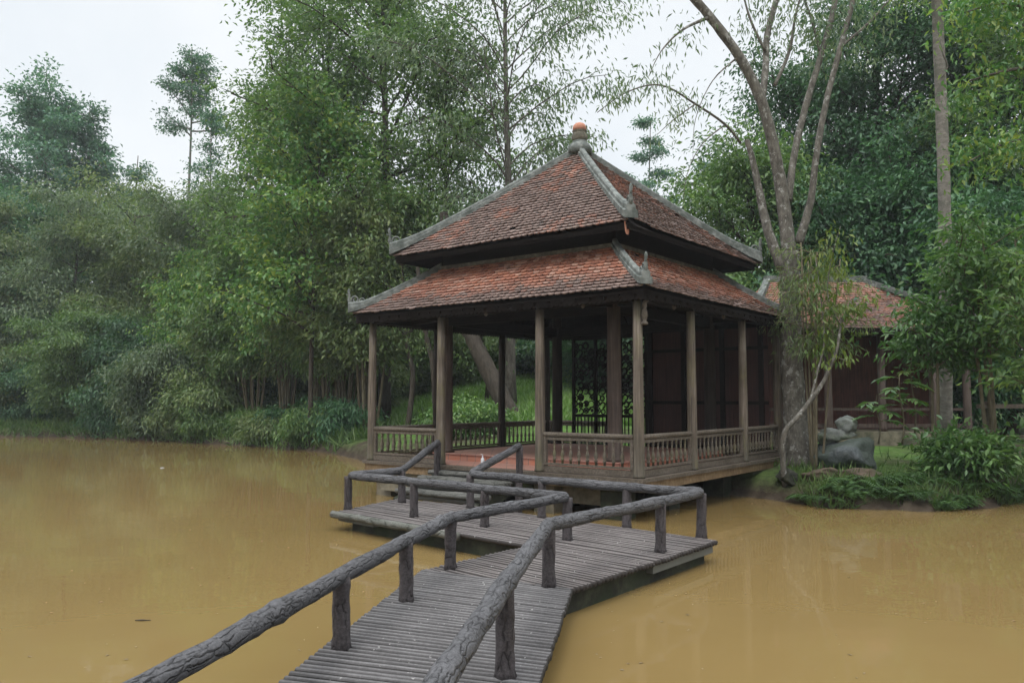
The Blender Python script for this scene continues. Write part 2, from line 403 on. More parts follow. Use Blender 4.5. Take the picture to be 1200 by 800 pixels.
# ------------------------------------------------------------------ terrain and water
pond = [G(px, py, 0)[:2] for px, py in ((-60, 511), (80, 512.5), (180, 516), (300, 523), (385, 529.5))]
pond += [W(7.6, 3.0)[:2], W(6.6, 4.9)[:2], W(3.5, 4.5)[:2], W(1.2, 4.1)[:2], W(-.2, 4.1)[:2]]
pond += [G(px, py, 0)[:2] for px, py in ((932, 590), (965, 596), (1040, 596), (1100, 599), (1160, 594), (1215, 586))]
pond += [(14, 15.5), (26, 13), (34, -4), (26, -16), (-30, -18), (-60, 0), (-62, 36)]
pond = np.array(pond)
def pond_sd(x, y):                   # positive outside the water
    x = np.asarray(x, float); y = np.asarray(y, float)
    d = np.full(x.shape, 1e9); ins = np.zeros(x.shape, bool)
    n = len(pond)
    for i in range(n):
        a, b = pond[i], pond[(i + 1) % n]
        e = b - a
        t = np.clip(((x - a[0]) * e[0] + (y - a[1]) * e[1]) / (e @ e), 0, 1)
        d = np.minimum(d, np.hypot(x - a[0] - t * e[0], y - a[1] - t * e[1]))
        cond = ((a[1] > y) != (b[1] > y))
        with np.errstate(divide='ignore', invalid='ignore'):
            xi = (b[0] - a[0]) * (y - a[1]) / (b[1] - a[1]) + a[0]
        ins ^= cond & (x < xi)
    return np.where(ins, -d, d)
def wob(x, y):
    return (np.sin(x * .9 + 1.3) * np.sin(y * .8) * .5 + np.sin(x * 2.3 + y * 1.7) * .3 + np.sin(x * .23 + 2) * np.cos(y * .19) * .9)
def terr(x, y):
    x = np.asarray(x, float); y = np.asarray(y, float)
    d = pond_sd(x, y) + .12 * np.sin(x * 3.1 + y * 2.3) + .07 * np.sin(x * 7.1 - y * 5.3)
    up = np.clip(d, 0, None)
    mead = np.exp(-((x + 1.0) / 6.5) ** 2)
    slope = .055 + .13 * mead
    h = .36 * (1 - np.exp(-up / .22)) + slope * np.minimum(up, 22) + .05 * wob(x, y) * np.clip(up / 2, 0, 1) + .03 * np.clip(up - 22, 0, 80)
    return np.where(d < 0, np.maximum(d * .7, -.9), h)
def gz(x, y): return float(terr(np.array([x]), np.array([y]))[0])

def axis_coords(lo, hi, flo, fhi, fine, coarse):
    a = list(np.arange(flo, fhi, fine))
    x = fhi; st = fine
    while x < hi: a.append(x); st = min(st * 1.25, coarse); x += st
    a.append(hi); x = flo; st = fine
    while x > lo: st = min(st * 1.25, coarse); x -= st; a.insert(0, max(x, lo))
    return np.array(sorted(set(np.round(a, 4))))
gx = axis_coords(-700, 700, -14, 14, .25, 60); gy = axis_coords(-300, 900, 10, 34, .25, 60)
XX, YY = np.meshgrid(gx, gy); ZZ = terr(XX, YY)
nv = XX.size; nx = len(gx)
me = bpy.data.meshes.new('ground'); 
ii, jj = np.meshgrid(np.arange(len(gx) - 1), np.arange(len(gy) - 1)); q0 = (jj * nx + ii).reshape(-1)
quads = np.stack([q0, q0 + 1, q0 + nx + 1, q0 + nx], 1)
me.vertices.add(nv); me.vertices.foreach_set('co', np.stack([XX, YY, ZZ], -1).reshape(-1).astype(np.float32))
me.loops.add(quads.size); me.loops.foreach_set('vertex_index', quads.reshape(-1).astype(np.int32))
me.polygons.add(len(quads)); me.polygons.foreach_set('loop_start', np.arange(0, quads.size, 4, dtype=np.int32))
me.polygons.foreach_set('use_smooth', [True] * len(quads))
me.materials.append(M['ground_cover']); me.update(calc_edges=True)
tag(link_mesh('ground', me), kind='structure')
b = MB(); b.poly([(-90, -40, 0), (60, -40, 0), (60, 70, 0), (-90, 70, 0)])
tag(b.build('water', 'pond_water'), kind='structure')

# ------------------------------------------------------------------ pavilion
ZB = .68
pav = empty('pavilion', W(SL/2, SL/2, 0), 0,
            'open square timber pavilion with two tiered red tile roof standing over the muddy pond', 'pavilion')
bpy.context.view_layer.update()
PINV = Matrix.Translation(-pav.location)
def pbuild(mb, name, mat, parent=None, smooth=False):
    """mesh written in world coordinates, linked under the pavilion (or a part of it)"""
    par = parent or pav
    off = pav.location if par is pav else Vector((0, 0, 0))
    mb.v = [(x - pav.location.x, y - pav.location.y, z) for x, y, z in mb.v]
    return mb.build(name, mat, par, smooth)
BAY = 1.8446
bays = [0, BAY, SL - BAY, SL]
ring = [(0, 0), (BAY, 0), (SL-BAY, 0), (SL, 0), (SL, BAY), (SL, SL-BAY), (SL, SL), (SL-BAY, SL), (BAY, SL), (0, SL), (0, SL-BAY), (0, BAY)]
def RB(mb, u0, u1, v0, v1, z0, z1):             # box in the pavilion's frame
    c = W((u0+u1)/2, (v0+v1)/2, (z0+z1)/2)
    q = Matrix(((FD.x, RD.x, 0, 0), (FD.y, RD.y, 0, 0), (0, 0, 1, 0), (0, 0, 0, 1)))
    mb.box(c, (abs(u1-u0), abs(v1-v0), abs(z1-z0)), mat=q)
# floors
mb = MB(); RB(mb, -.13, SL+.13, -.13, SL+.13, ZB-.06, ZB-.004); pbuild(mb, 'base_plate', 'rail_wood')
mb = MB(); RB(mb, -.09, SL+.09, -.09, SL+.09, ZB-.20, ZB-.062)
pbuild(mb, 'base_beam', 'band_wood')
fl = MB(); RB(fl, .09, SL-.09, .09, SL-.09, ZB-.05, ZB+.004)
pbuild(fl, 'outer_floor', 'floor_tiles')
IN = .86
mb = MB(); RB(mb, IN, SL-IN, IN, SL-IN, ZB, ZB+.115); pbuild(mb, 'floor_step', 'riser_tiles')
mb = MB(); RB(mb, IN-.02, SL-IN+.02, IN-.02, SL-IN+.02, ZB+.116, ZB+.135); pbuild(mb, 'inner_floor', 'floor_tiles')
for u, v in ring + [(BAY, BAY), (SL-BAY, BAY), (BAY, SL-BAY), (SL-BAY, SL-BAY)]:
    cu, cv = min(max(u, .55), SL-.25), min(max(v, .3), SL-.25)
    mb = MB(); RB(mb, cu-.2, cu+.2, cv-.2, cv+.2, -.8, ZB-.203); pbuild(mb, 'foundation_pier', 'concrete' if v == 0 and u > 0 else 'mossy_concrete')  # other piers take the dark mossy mix to stand in for underfloor shade
for q_ in ((.5, 1.75, .36, .66, .16), (SL-1.6, SL-.3, -.02, .2, .12)):
    mb = MB(); RB(mb, *q_, ZB-.203); pbuild(mb, 'foundation_beam', 'concrete')
# columns
ZE = 3.505
cm = None
for u, v in ring:
    mb = MB(); p = W(u, v, ZB)
    prof = [(.094, 0), (.096, .03), (.089, .05), (.084, .3), (.083, 1.0), (.077, 1.9), (.070, 2.72)]
    mb.lathe(prof, p, 14); pbuild(mb, 'column', 'shade_painted_column' if (v == SL or (u == SL and v > 0)) and u > 0 else 'column_wood', None, True)
INS = 1.0356
for u in (INS, SL-INS):
    for v in (INS, SL-INS):
        mb = MB(); p = W(u, v, ZB+.135)
        mb.lathe([(.16, 0), (.16, .05), (.125, .07), (.122, .6), (.118, 1.8), (.108, 3.6)], p, 14); pbuild(mb, 'core_column', 'inner_wood' if v < 3 else 'shade_painted_column', None, True)
# railings with turned balusters
def baluster_mesh():
    mb = MB()
    mb.lathe([(.020, 0), (.020, .05), (.030, .06), (.030, .075), (.018, .09), (.033, .13), (.030, .17), (.014, .22), (.012, .23), (.024, .24), (.012, .25),
              (.018, .30), (.012, .315), (.026, .325), (.012, .335), (.022, .36), (.024, .41)], (0, 0, 0), 8)
    return mb.mesh('baluster', 'column_wood', True)
BAL = baluster_mesh()
def railing(p0, p1, mat_top='rail_wood'):
    (u0, v0), (u1, v1) = p0, p1
    a, b_ = W(u0, v0), W(u1, v1); d = (b_ - a); L = d.length; d.normalize()
    a2, b2 = a + d * .085, b_ - d * .085
    Z = Vector((0, 0, 1))
    mb = MB(); mb.tube([a2 + Z*(ZB+.61), b2 + Z*(ZB+.61)], .042, 10)
    for e, s in ((a, 1), (b_, -1)):
        q = e + d * s * .115; mb.box(q + Z*(ZB+.33), (.05, .05, .5), math.atan2(d.y, d.x))
    mb.bar(a2 + Z*(ZB+.545), b2 + Z*(ZB+.545), .04, .045)
    r = pbuild(mb, 'railing', mat_top, None, False)
    mb = MB(); mb.bar(a2 + Z*(ZB+.055), b2 + Z*(ZB+.055), .05, .10); mb.bar(a2 + Z*(ZB+.135), b2 + Z*(ZB+.135), .065, .035)
    pbuild(mb, 'bottom_board', mat_top, r)
    n = max(2, int(round((L - .42) / .165)))
    for i in range(n):
        q = a + d * (.21 + (L - .42) * (i + .5) / n)
        o = bpy.data.objects.new('baluster', BAL); COL.objects.link(o); o.parent = r
        o.location = (q.x - pav.location.x, q.y - pav.location.y, ZB + .15)
        o.rotation_euler = (0, 0, random.uniform(0, 1))
railing((0, 0), (BAY, 0)); railing((SL-BAY, 0), (SL, 0))
for i in range(3): railing((0, bays[i]), (0, bays[i+1]))
for i in range(3): railing((SL, bays[i]), (SL, bays[i+1]))
railing((SL-BAY, SL), (SL, SL)); 
# eave beams, fascia boards, ceiling
for (p0, p1) in (((0, 0), (SL, 0)), ((0, 0), (0, SL)), ((SL, 0), (SL, SL)), ((0, SL), (SL, SL))):
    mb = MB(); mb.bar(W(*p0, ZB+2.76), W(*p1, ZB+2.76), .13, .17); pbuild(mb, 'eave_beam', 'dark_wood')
for (p0, p1) in (((INS, INS), (SL-INS, INS)), ((INS, INS), (INS, SL-INS)), ((SL-INS, INS), (SL-INS, SL-INS)), ((INS, SL-INS), (SL-INS, SL-INS))):
    mb = MB(); mb.bar(W(*p0, 3.42), W(*p1, 3.42), .12, .2); mb.bar(W(*p0, 4.05), W(*p1, 4.05), .10, .14); pbuild(mb, 'core_beam', 'dark_wood')
for u in (INS, SL-INS):
    for v, w in ((INS, 0), (SL-INS, SL)):
        mb = MB(); mb.bar(W(u, v, 3.5), W(u, w, 3.44), .09, .15); mb.bar(W(u, v, 3.52), W(0 if u < 3 else SL, v, 3.46), .09, .15)
        mb.bar(W(u, v, 3.9), W(0 if u < 3 else SL, w, 3.47), .08, .12); pbuild(mb, 'tie_beam', 'dark_wood')
OV, OV2 = .2975, -.2616
TOPZ = P(680, 176, W(SL/2, SL/2).y).z - .10
def sq(o): return [(-o, -o), (SL+o, -o), (SL+o, SL+o), (-o, SL+o)]
def fascia(o, ztop, h, teeth):
    s4 = sq(o)
    for i in range(4):
        a, b_ = W(*s4[i]), W(*s4[(i+1) % 4]); L = (b_-a).length; d = (b_-a).normalized(); n = Vector((d.y, -d.x, 0))
        mb = MB(); cnt = int(L / .09)
        for k_ in range(cnt):
            q0 = a + d * (L * k_ / cnt); q1 = a + d * (L * (k_+1) / cnt); qm = (q0+q1)/2
            dz = teeth
            up = lambda q, z, s_: Vector((q.x, q.y, z)) + n * s_
            for s_ in (0, .02):
                pts = [up(q0, ztop, s_), up(q0, ztop-h, s_), up(qm, ztop-h-dz, s_), up(q1, ztop-h, s_), up(q1, ztop, s_)]
                mb.poly(pts if s_ else pts[::-1])
            mb.poly([up(q0, ztop-h, 0), up(q0, ztop-h, .02), up(qm, ztop-h-dz, .02), up(qm, ztop-h-dz, 0)])
            mb.poly([up(qm, ztop-h-dz, 0), up(qm, ztop-h-dz, .02), up(q1, ztop-h, .02), up(q1, ztop-h, 0)])
        pbuild(mb, 'fascia_board', 'dark_wood')
fascia(OV-.06, ZE-.005, .13, .03)
fascia(OV2-.05, 4.67-.005, .09, .0)

# tiled slopes
def roof_point(sA, eo, ez, to, tz, sag, lift, i, a, s):
    """side i, a along the eave 0..1, s up the slope 0..1"""
    o = eo + (to - eo) * s
    s4 = sq(o); p, q = s4[i], s4[(i+1) % 4]
    u = p[0] + (q[0]-p[0])*a; v = p[1] + (q[1]-p[1])*a
    z = ez + (tz - ez) * s - sag * math.sin(math.pi * s) 
    z += lift * (abs(2*a-1) ** 6) * (1-s) ** 3
    return W(u, v, z)
def tile_slope(name, mat, eo, ez, to, tz, sag, lift, row, tw, i, gap=None):
    mb = MB()
    f = lambda a, s: roof_point(None, eo, ez, to, tz, sag, lift, i, a, s)
    sl = sum((f(.5, (j+1)/10) - f(.5, j/10)).length for j in range(10))
    nr = int(sl / row)
    for r in range(nr):
        s0 = r / nr; s1 = min(1.0, (r + 1.75) / nr)
        wid = (f(1, s0) - f(0, s0)).length
        nc = max(1, int(round(wid / tw)))
        for c in range(nc + (r % 2)):
            a0 = (c - .5 * (r % 2)) / nc; a1 = a0 + 1 / nc
            a0, a1 = max(a0, 0), min(a1, 1)
            if a1 - a0 < .3 / nc: continue
            if gap and gap(r, (a0+a1)/2): continue
            if r and random.random() < .003: continue
            p00, p10, p01, p11 = f(a0, s0), f(a1, s0), f(a0, s1), f(a1, s1)
            x = (p10 - p00); y = ((p01 + p11) - (p00 + p10)) / 2
            nrm = x.cross(y).normalized()
            if nrm.z < 0: nrm = -nrm
            lo = .052 + random.uniform(-.005, .006); hi = .005
            sh = random.uniform(-.005, .005) - (random.uniform(.015, .04) if random.random() < .02 else 0); tl = random.uniform(-.004, .004)
            # outline: bottom lip is a shallow curve
            pts = []
            xm = (p00 + p10) / 2; hx = x * .5 * .97
            ym = y.normalized()
            for (fx, fy) in ((-1, .36), (-.82, .12), (-.45, -.05), (0, -.12), (.45, -.05), (.82, .12), (1, .36)):
                pts.append(xm + hx * fx + ym * (row * (fy + .1) + sh) + nrm * (lo - .02*max(fy, 0) + tl * fx))
            top = [xm + hx*.97 + y + nrm*hi, xm - hx*.97 + y + nrm*hi]
            bidx = len(mb.v)
            for p in pts + top: mb.v.append(tuple(p))
            mb.face(list(range(bidx, bidx + 9)))
            for p in pts: mb.v.append(tuple(p - nrm * .022))
            for j in range(6): mb.face([bidx+j, bidx+9+j, bidx+10+j, bidx+j+1])
    return pbuild(mb, name, mat)
def under_slope(eo, ez, to, tz, sag, lift, i, name='roof_boards', drop=.03):
    mb = MB(); na, ns = 12, 6
    f = lambda a, s: roof_point(None, eo, ez, to, tz, sag, lift, i, a, s) - Vector((0, 0, drop))
    base = len(mb.v)
    for s in range(ns+1):
        for a in range(na+1): mb.v.append(tuple(f(a/na, s/ns)))
    for s in range(ns+1):
        for a in range(na+1): mb.v.append(tuple(f(a/na, s/ns) - Vector((0, 0, .03))))
    K = (na+1)*(ns+1)
    for s in range(ns):
        for a in range(na):
            q = base + s*(na+1)+a
            mb.face([q, q+1, q+na+2, q+na+1]); mb.face([K+q, K+q+na+1, K+q+na+2, K+q+1])
    for a in range(na):
        q = base + a; mb.face([q, K+q, K+q+1, q+1])
    o = pbuild(mb, name, 'dark_wood'); return o
LZ = 4.45
for i in range(4):
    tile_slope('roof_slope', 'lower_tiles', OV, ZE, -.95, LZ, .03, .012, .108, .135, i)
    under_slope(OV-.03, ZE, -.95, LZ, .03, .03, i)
    gap = (lambda r, a: r < 2 and a < .055) if i == 3 else None
    if i == 3: gap = (lambda r, a: (r < 1 and a > .88) or (r < 2 and a > .955))
    tile_slope('roof_slope', 'upper_tiles', OV2, 4.67, -SL/2+.12, TOPZ-.03, .02, .012, .108, .135, i, gap)
    under_slope(OV2-.03, 4.67, -SL/2+.10, TOPZ-.03, .02, .04, i)
# rafters under the lower eave
for i in range(4):
    mb = MB()
    for j in range(24):
        a = (j + .5) / 24
        p0 = roof_point(None, OV-.05, ZE, -.95, LZ, .03, 0, i, a, 0.0); p1 = roof_point(None, OV-.05, ZE, -.95, LZ, .03, 0, i, a, .7)
        mb.bar(p0 - Vector((0, 0, .10)), p1 - Vector((0, 0, .10)), .05, .06)
    pbuild(mb, 'rafter_row', 'dark_wood')
# clerestory wall below the upper roof, mortar flashing where the lower roof meets it
for i in range(4):
    s4 = sq(-.98); a, b_ = W(*s4[i]), W(*s4[(i+1) % 4])
    mb = MB(); mb.bar(a + Vector((0, 0, 4.55)), b_ + Vector((0, 0, 4.55)), .06, .62); pbuild(mb, 'clerestory_wall', 'dark_wood')
    s4 = sq(-.93); a, b_ = W(*s4[i]), W(*s4[(i+1) % 4])
    mb = MB(); mb.bar(a + Vector((0, 0, LZ+.03)), b_ + Vector((0, 0, LZ+.03)), .07, .07); pbuild(mb, 'flashing', 'finial_stone')
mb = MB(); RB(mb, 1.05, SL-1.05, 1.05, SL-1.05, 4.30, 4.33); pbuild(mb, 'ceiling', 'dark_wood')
# hip ridges with scrolled end ornaments
def ornament(p, d, size, par):
    """openwork scroll standing on the ridge end, d = outward direction (horizontal)"""
    mb = MB(); Z = Vector((0, 0, 1))
    def sc(c, r0, turns, st, r):
        pts = []; n = int(14*turns)
        for k_ in range(n+1):
            t = k_ / n; an = st + t*turns*2*math.pi; rr = r0*(1-.75*t)
            pts.append(c + d*(rr*math.cos(an)) + Z*(rr*math.sin(an)))
        mb.tube(pts, [r*(1-.4*k_/n) for k_ in range(n+1)], 6)
    s = size
    mb.tube([p + d*.02*s, p + d*.10*s + Z*.16*s, p + d*.07*s + Z*.34*s, p + d*.11*s + Z*.50*s, p + d*.09*s + Z*.58*s], [.07*s, .055*s, .04*s, .05*s, .012*s], 7)
    mb.tube([p + d*.05*s + Z*.30*s, p + d*.20*s + Z*.38*s], [.035*s, .012*s], 6)
    sc(p - d*.13*s + Z*.17*s, .15*s, 1.3, -.5, .036*s)
    sc(p - d*.40*s + Z*.13*s, .12*s, 1.3, -.5, .032*s)
    sc(p - d*.62*s + Z*.10*s, .09*s, 1.2, -.5, .026*s)
    mb.tube([p + d*.02*s + Z*.05*s, p - d*.3*s + Z*.02*s, p - d*.62*s + Z*.01*s], [.04*s, .035*s, .02*s], 6)
    return pbuild(mb, 'ridge_ornament', 'ridge_mortar', par, True)
def hip_ridge(eo, ez, to, tz, sag, lift, i, w, h, orn, flare):
    pts = []; n = 14
    for j in range(n+1):
        s = j / n
        p = roof_point(None, eo, ez, to, tz, sag, lift, i, 0, s); pts.append(p + Vector((0, 0, .03 + flare * max(0, 1 - s*5) ** 2)))
    dirh = (pts[0] - pts[3]); dirh.z = 0; dirh.normalize()
    side = Vector((-dirh.y, dirh.x, 0)); Z = Vector((0, 0, 1))
    mb = MB(); 
    prof = [(-.62, -.3), (-.62, .35), (-.42, .42), (-.40, .8), (-.25, 1), (.25, 1), (.40, .8), (.42, .42), (.62, .35), (.62, -.3)]
    base = len(mb.v); npf = len(prof)
    for j, p in enumerate(pts):
        gsc = 1 + .35*max(0, 1-j/2.2)
        if j == 0: p = p + dirh*.04
        for x, z in prof: mb.v.append(tuple(p + side*(x*w*gsc) + Z*(z*h*gsc) + Vector((0, 0, random.uniform(-.006, .006)))))
    for j in range(n):
        for k_ in range(npf-1):
            q = base + j*npf + k_; mb.face([q, q+1, q+npf+1, q+npf])
    mb.face([base+k_ for k_ in range(npf)][::-1]); mb.face([base+n*npf+k_ for k_ in range(npf)])
    o = pbuild(mb, 'hip_ridge', 'ridge_mortar')
    ornament(pts[0] - dirh*.02 + Z*h*1.0, dirh, orn, o)
for i in range(4):
    hip_ridge(OV+.02, ZE, -.95, LZ, .03, .05, i, .115, .12, .54, .025)
    hip_ridge(OV2+.02, 4.67, -SL/2+.06, TOPZ, .02, .05, i, .135, .14, .62, .03)
ap = W(SL/2, SL/2, 0); ap.z = P(680, 181, ap.y).z
mb = MB(); mb.lathe([(0.258, 0), (0.2494, 0.1288), (0.2064, 0.2024), (0.1462, 0.2484), (0.1462, 0.276)], ap, 16); pbuild(mb, 'ridge_cap', 'ridge_mortar', None, True)
fin = MB(); fin.lathe([(0.1204, 0.2484), (0.1548, 0.3036), (0.172, 0.368), (0.1419, 0.4324), (0.1376, 0.46), (0.1591, 0.4876)], ap, 16); fo = pbuild(fin, 'finial', 'finial_stone', None, True)
mb = MB(); mb.lathe([(0.1419, 0.4876), (0.1445, 0.552), (0.129, 0.6072), (0.0946, 0.644), (0.043, 0.667), (0.0043, 0.6716)], ap, 16); pbuild(mb, 'finial_ball', 'terracotta', fo, True)
# loose terracotta tongue under the damaged near corner
mb = MB(); c0 = W(.36, .33, 4.70); dd = Vector((.8, -.6, 0)); sd = Vector((.6, .8, 0))*1.0
pts = [c0 + sd*(-.055), c0 + sd*.055, c0 + sd*.055 + Vector((.01, -.01, -.16)), c0 + sd*.03 + Vector((.015, -.012, -.21)), c0 + sd*(-.03) + Vector((.015, -.012, -.21)), c0 + sd*(-.055) + Vector((.01, -.01, -.16))]
mb.poly(pts); mb.poly([p + Vector((-.012, .009, 0)) for p in pts][::-1])
for j in range(6):
    a, b_ = pts[j], pts[(j+1) % 6]; o_ = Vector((-.012, .009, 0)); mb.poly([a, a+o_, b_+o_, b_])
pbuild(mb, 'hanging_tile', 'terracotta')
# carved bracket at the near column, lotus knobs under the beams
mb = MB(); p = W(-.02, -.02, 0) + Vector((.09, -.06, 0))
mb.lathe([(.03, 2.99), (.055, 3.0), (.05, 3.03), (.025, 3.05), (.04, 3.09), (.052, 3.14), (.042, 3.2), (.026, 3.24), (.04, 3.28), (.035, 3.32), (.02, 3.35)], p, 10)
mb.tube([p + Vector((.0, -.0, 3.33)), p + Vector((.04, -.03, 3.36)), p + Vector((.07, -.05, 3.41))], [.03, .028, .02], 8)
pbuild(mb, 'carved_bracket', 'rail_wood', None, True)
for (u, v) in ((-.14, .95), (-.14, 2.9), (.9, -.14), (2.9, -.14)):
    mb = MB(); p = W(u, v, 3.30); mb.lathe([(.01, 0), (.03, .02), (.035, .05), (.02, .09), (.02, .14)], p, 8)
    pbuild(mb, 'lotus_knob', 'rail_wood', None, True)
# back wall and carved openwork screen
mb = MB(); x = 0.06
while x < 2.75:
    w = .19; RB(mb, x, x+w, SL-.34+random.uniform(0, .008), SL-.31, ZB+.005, 3.36); x += w + .004
wall = pbuild(mb, 'back_wall', 'wall_wood')
mb = MB()
for x in (.15, 1.0, 1.9, 2.72): RB(mb, x, x+.10, SL-.40, SL-.345, ZB+.005, 3.36)
for z in (.80, 1.75, 2.9): RB(mb, .06, 2.8, SL-.385, SL-.343, z, z+.07)
pbuild(mb, 'wall_batten', 'dark_wood', wall)
mb = MB(); y0 = .06
while y0 < SL-INS:
    break
scr = MB(); U0, U1 = 2.86, 4.92
for z in (ZB+.02, ZB+.75, 3.28): RB(scr, U0, U1, SL-.36, SL-.31, z, z+.07)
for u in (U0, U0+.68, U0+1.36, U1-.07): RB(scr, u, u+.07, SL-.365, SL-.305, ZB, 3.36)
so = pbuild(scr, 'openwork_screen', 'dark_wood')
car = MB(); rr = random.Random(5)
for cu in np.arange(U0+.12, U1-.05, .155):
    for cz in np.arange(ZB+.9, 3.26, .155):
        if rr.random() < .12: continue
        c = W(cu + rr.uniform(-.02, .02), SL-.335, cz + rr.uniform(-.02, .02)); r = rr.uniform(.055, .085)
        pts = [c + FD*(r*math.cos(t)) + Vector((0, 0, r*math.sin(t))) for t in np.linspace(0, 2*math.pi*rr.uniform(.7, 1), 11)]
        car.tube(pts, rr.uniform(.013, .026), 5)
        if rr.random() < .45: car.box(c, (.07, .03, .08), math.atan2(FD.y, FD.x))
for cu in np.arange(U0+.1, U1, .1): RB(car, cu, cu+.025, SL-.345, SL-.325, ZB+.08, ZB+.75)
pbuild(car, 'carving', 'dark_wood', so)

# hand-wash bottle on the floor step
bt = W(3.46, .45, ZB+.006)
bo = empty('bottle', bt, 0, 'small white pump bottle standing on the red tile step of the pavilion', 'bottle')
mb = MB(); mb.lathe([(.036, 0), (.04, .01), (.04, .10), (.03, .13), (.014, .14), (.014, .155)], (0, 0, 0), 12); mb.build('bottle_body', 'white_plastic', bo, True)
mb = MB(); mb.lathe([(.017, .155), (.017, .175), (.006, .178), (.006, .21)], (0, 0, 0), 8); mb.bar((0, 0, .212), (-.045, 0, .208), .014, .012); mb.build('pump', 'white_plastic', bo); bo.scale = (.85, .85, .85)

# ------------------------------------------------------------------ zigzag footbridge
ZD = .26
br = empty('footbridge', (0, 0, 0), 0, 'zigzag walkway of grey poles with log handrails leading across the pond to the pavilion', 'footbridge')
D = lambda px, py: G(px, py, ZD)
A0, A1 = D(322, 800), D(495, 666)      # left edge of the near run
B0, B1 = D(630, 800), D(669, 688)      # right edge
dl = (A1 - A0).normalized(); dr = (B1 - B0).normalized()
A00 = A0 - dl * 4.2; B00 = B0 - dr * 4.2
C1, C2 = D(617, 638), D(841, 631.5)
E1 = D(392, 598.5); E2 = D(468, 583); E3 = D(556, 591.5); E4 = D(640, 604)
def deck_lines(mb, polys, d, step, r, zc, ext=(0, .05), flat=.0):
    """round poles laid along d, clipped to convex pieces"""
    n = Vector((-d.y, d.x, 0))
    allp = [p for q in polys for p in q]
    lo = min(p.dot(n) for p in allp); hi = max(p.dot(n) for p in allp)
    t = lo + step*.5
    while t < hi:
        lo_x, hi_x = 1e9, -1e9
        for poly in polys:
            xs = []
            for i in range(len(poly)):
                a, b_ = poly[i], poly[(i+1) % len(poly)]
                ta, tb = a.dot(n) - t, b_.dot(n) - t
                if ta*tb < 0: q = a.lerp(b_, ta/(ta-tb)); xs.append(q.dot(d))
            if len(xs) >= 2: lo_x = min(lo_x, min(xs)); hi_x = max(hi_x, max(xs))
        if hi_x - lo_x > .05:
            lo_x -= random.uniform(*ext); hi_x += random.uniform(*ext)
            z = zc + random.uniform(-.004, .004); k_ = max(3, int((hi_x-lo_x)/.35))
            pts = []
            for j in range(k_+1):
                x = lo_x + (hi_x-lo_x)*j/k_
                pts.append(d*x + n*(t + random.uniform(-.003, .003)) + Vector((0, 0, z + random.uniform(-.003, .003))))
            mb.tube(pts, r*random.uniform(.93, 1.05), 8, 0.0, True, random.uniform(0, 50))
        t += step*random.uniform(.97, 1.03)
mb = MB()
# near run: poles fan slightly between the two edges
L = (A1 - A00).length; n = int(L / .072)
for i in range(n + 1):
    t = i / n; a = A00.lerp(A1, t); c = B00.lerp(B1, t); d = (c - a).normalized()
    a = a - d*random.uniform(0, .014); c = c + d*random.uniform(0, .014); z = ZD - .034 + random.uniform(-.003, .003)
    pts = [Vector((*(a.lerp(c, j/5))[:2], z + random.uniform(-.001, .001))) for j in range(6)]
    mb.tube(pts,   .0275*random.uniform(.96, 1.03), 14, 0, True, random.uniform(0, 50))
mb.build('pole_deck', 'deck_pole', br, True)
d3 = (E1 - C1).normalized()
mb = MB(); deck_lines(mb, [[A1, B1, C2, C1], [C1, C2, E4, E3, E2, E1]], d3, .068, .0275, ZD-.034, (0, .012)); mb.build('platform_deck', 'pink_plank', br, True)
def log_path(pts, r, jit=.05, sub=.09, wig=.003, sides=14):
    pts = [Vector(p) for p in pts]; out = []
    # rounded polyline
    sm = []
    for i in range(len(pts)):
        if 0 < i < len(pts)-1:
            a, p, c = pts[i-1], pts[i], pts[i+1]
            l = min(.12, (p-a).length*.35, (c-p).length*.35)
            q0 = p + (a-p).normalized()*l; q1 = p + (c-p).normalized()*l
            for t in (0, .25, .5, .75, 1): sm.append(q0*(1-t)**2 + p*2*t*(1-t) + q1*t*t)
        else: sm.append(pts[i])
    for i in range(len(sm)-1):
        n = max(1, int((sm[i+1]-sm[i]).length/sub))
        for j in range(n): out.append(sm[i].lerp(sm[i+1], j/n))
    out.append(sm[-1])
    ph = random.uniform(0, 6)
    o2 = [p + Vector((math.sin(i*.9+ph), math.cos(i*.7+ph), math.sin(i*.5+ph*2)))*wig for i, p in enumerate(out)]
    kn = [random.random() < .05 for _ in out]
    rad = [r*(1 + .07*math.sin(i*.37+ph) + random.uniform(-.05, .05) + (.14 if kn[i] else 0)) for i in range(len(out))]
    return o2, rad
# outermost edge log on the water side
mb = MB(); pp, rd = log_path([E1 + d3*.05 + Vector((0, 0, -.045)), C1.lerp(E1, .30) + Vector((0, 0, -.045))], .05); mb.tube(pp, rd, 12, .04); mb.build('edge_log', 'edge_log', br, True)
# support skirts under the deck
def skirt(a, b_, inward, inset=.14, h=.62, w=.12, top=.075):
    a, b_ = Vector(a), Vector(b_); i = Vector(inward).normalized()*inset
    mb = MB(); mb.bar(a + i + Vector((0, 0, -top-h/2)), b_ + i + Vector((0, 0, -top-h/2)), w, h); return mb.build('support_beam', 'mossy_concrete', br)
inw = lambda a, b_, c: (Vector(c) - (Vector(a)+Vector(b_))/2)
mid2 = (A1+B1+C1+C2)/4; mid3 = (C1+C2+E1+E2)/4
skirt(B1 + (C2-B1)*.02, C2 - (C2-B1)*.05, RD*0 + Vector((-.78, .62, 0)), .16)
skirt(A1 + (C1-A1)*.1, C1, Vector((.78, -.62, 0)), .3)
skirt(C1 + d3*.0, E1 - d3*.25, Vector((.7, .7, 0)), .2)
skirt(E1 - d3*.3 + Vector((.14, .14, 0)), E2 - Vector((.1, .1, 0)), Vector((.7, -.7, 0)), .3)
skirt(C2 + d3*.25, E4 , Vector((-.7, -.7, 0)), .25)
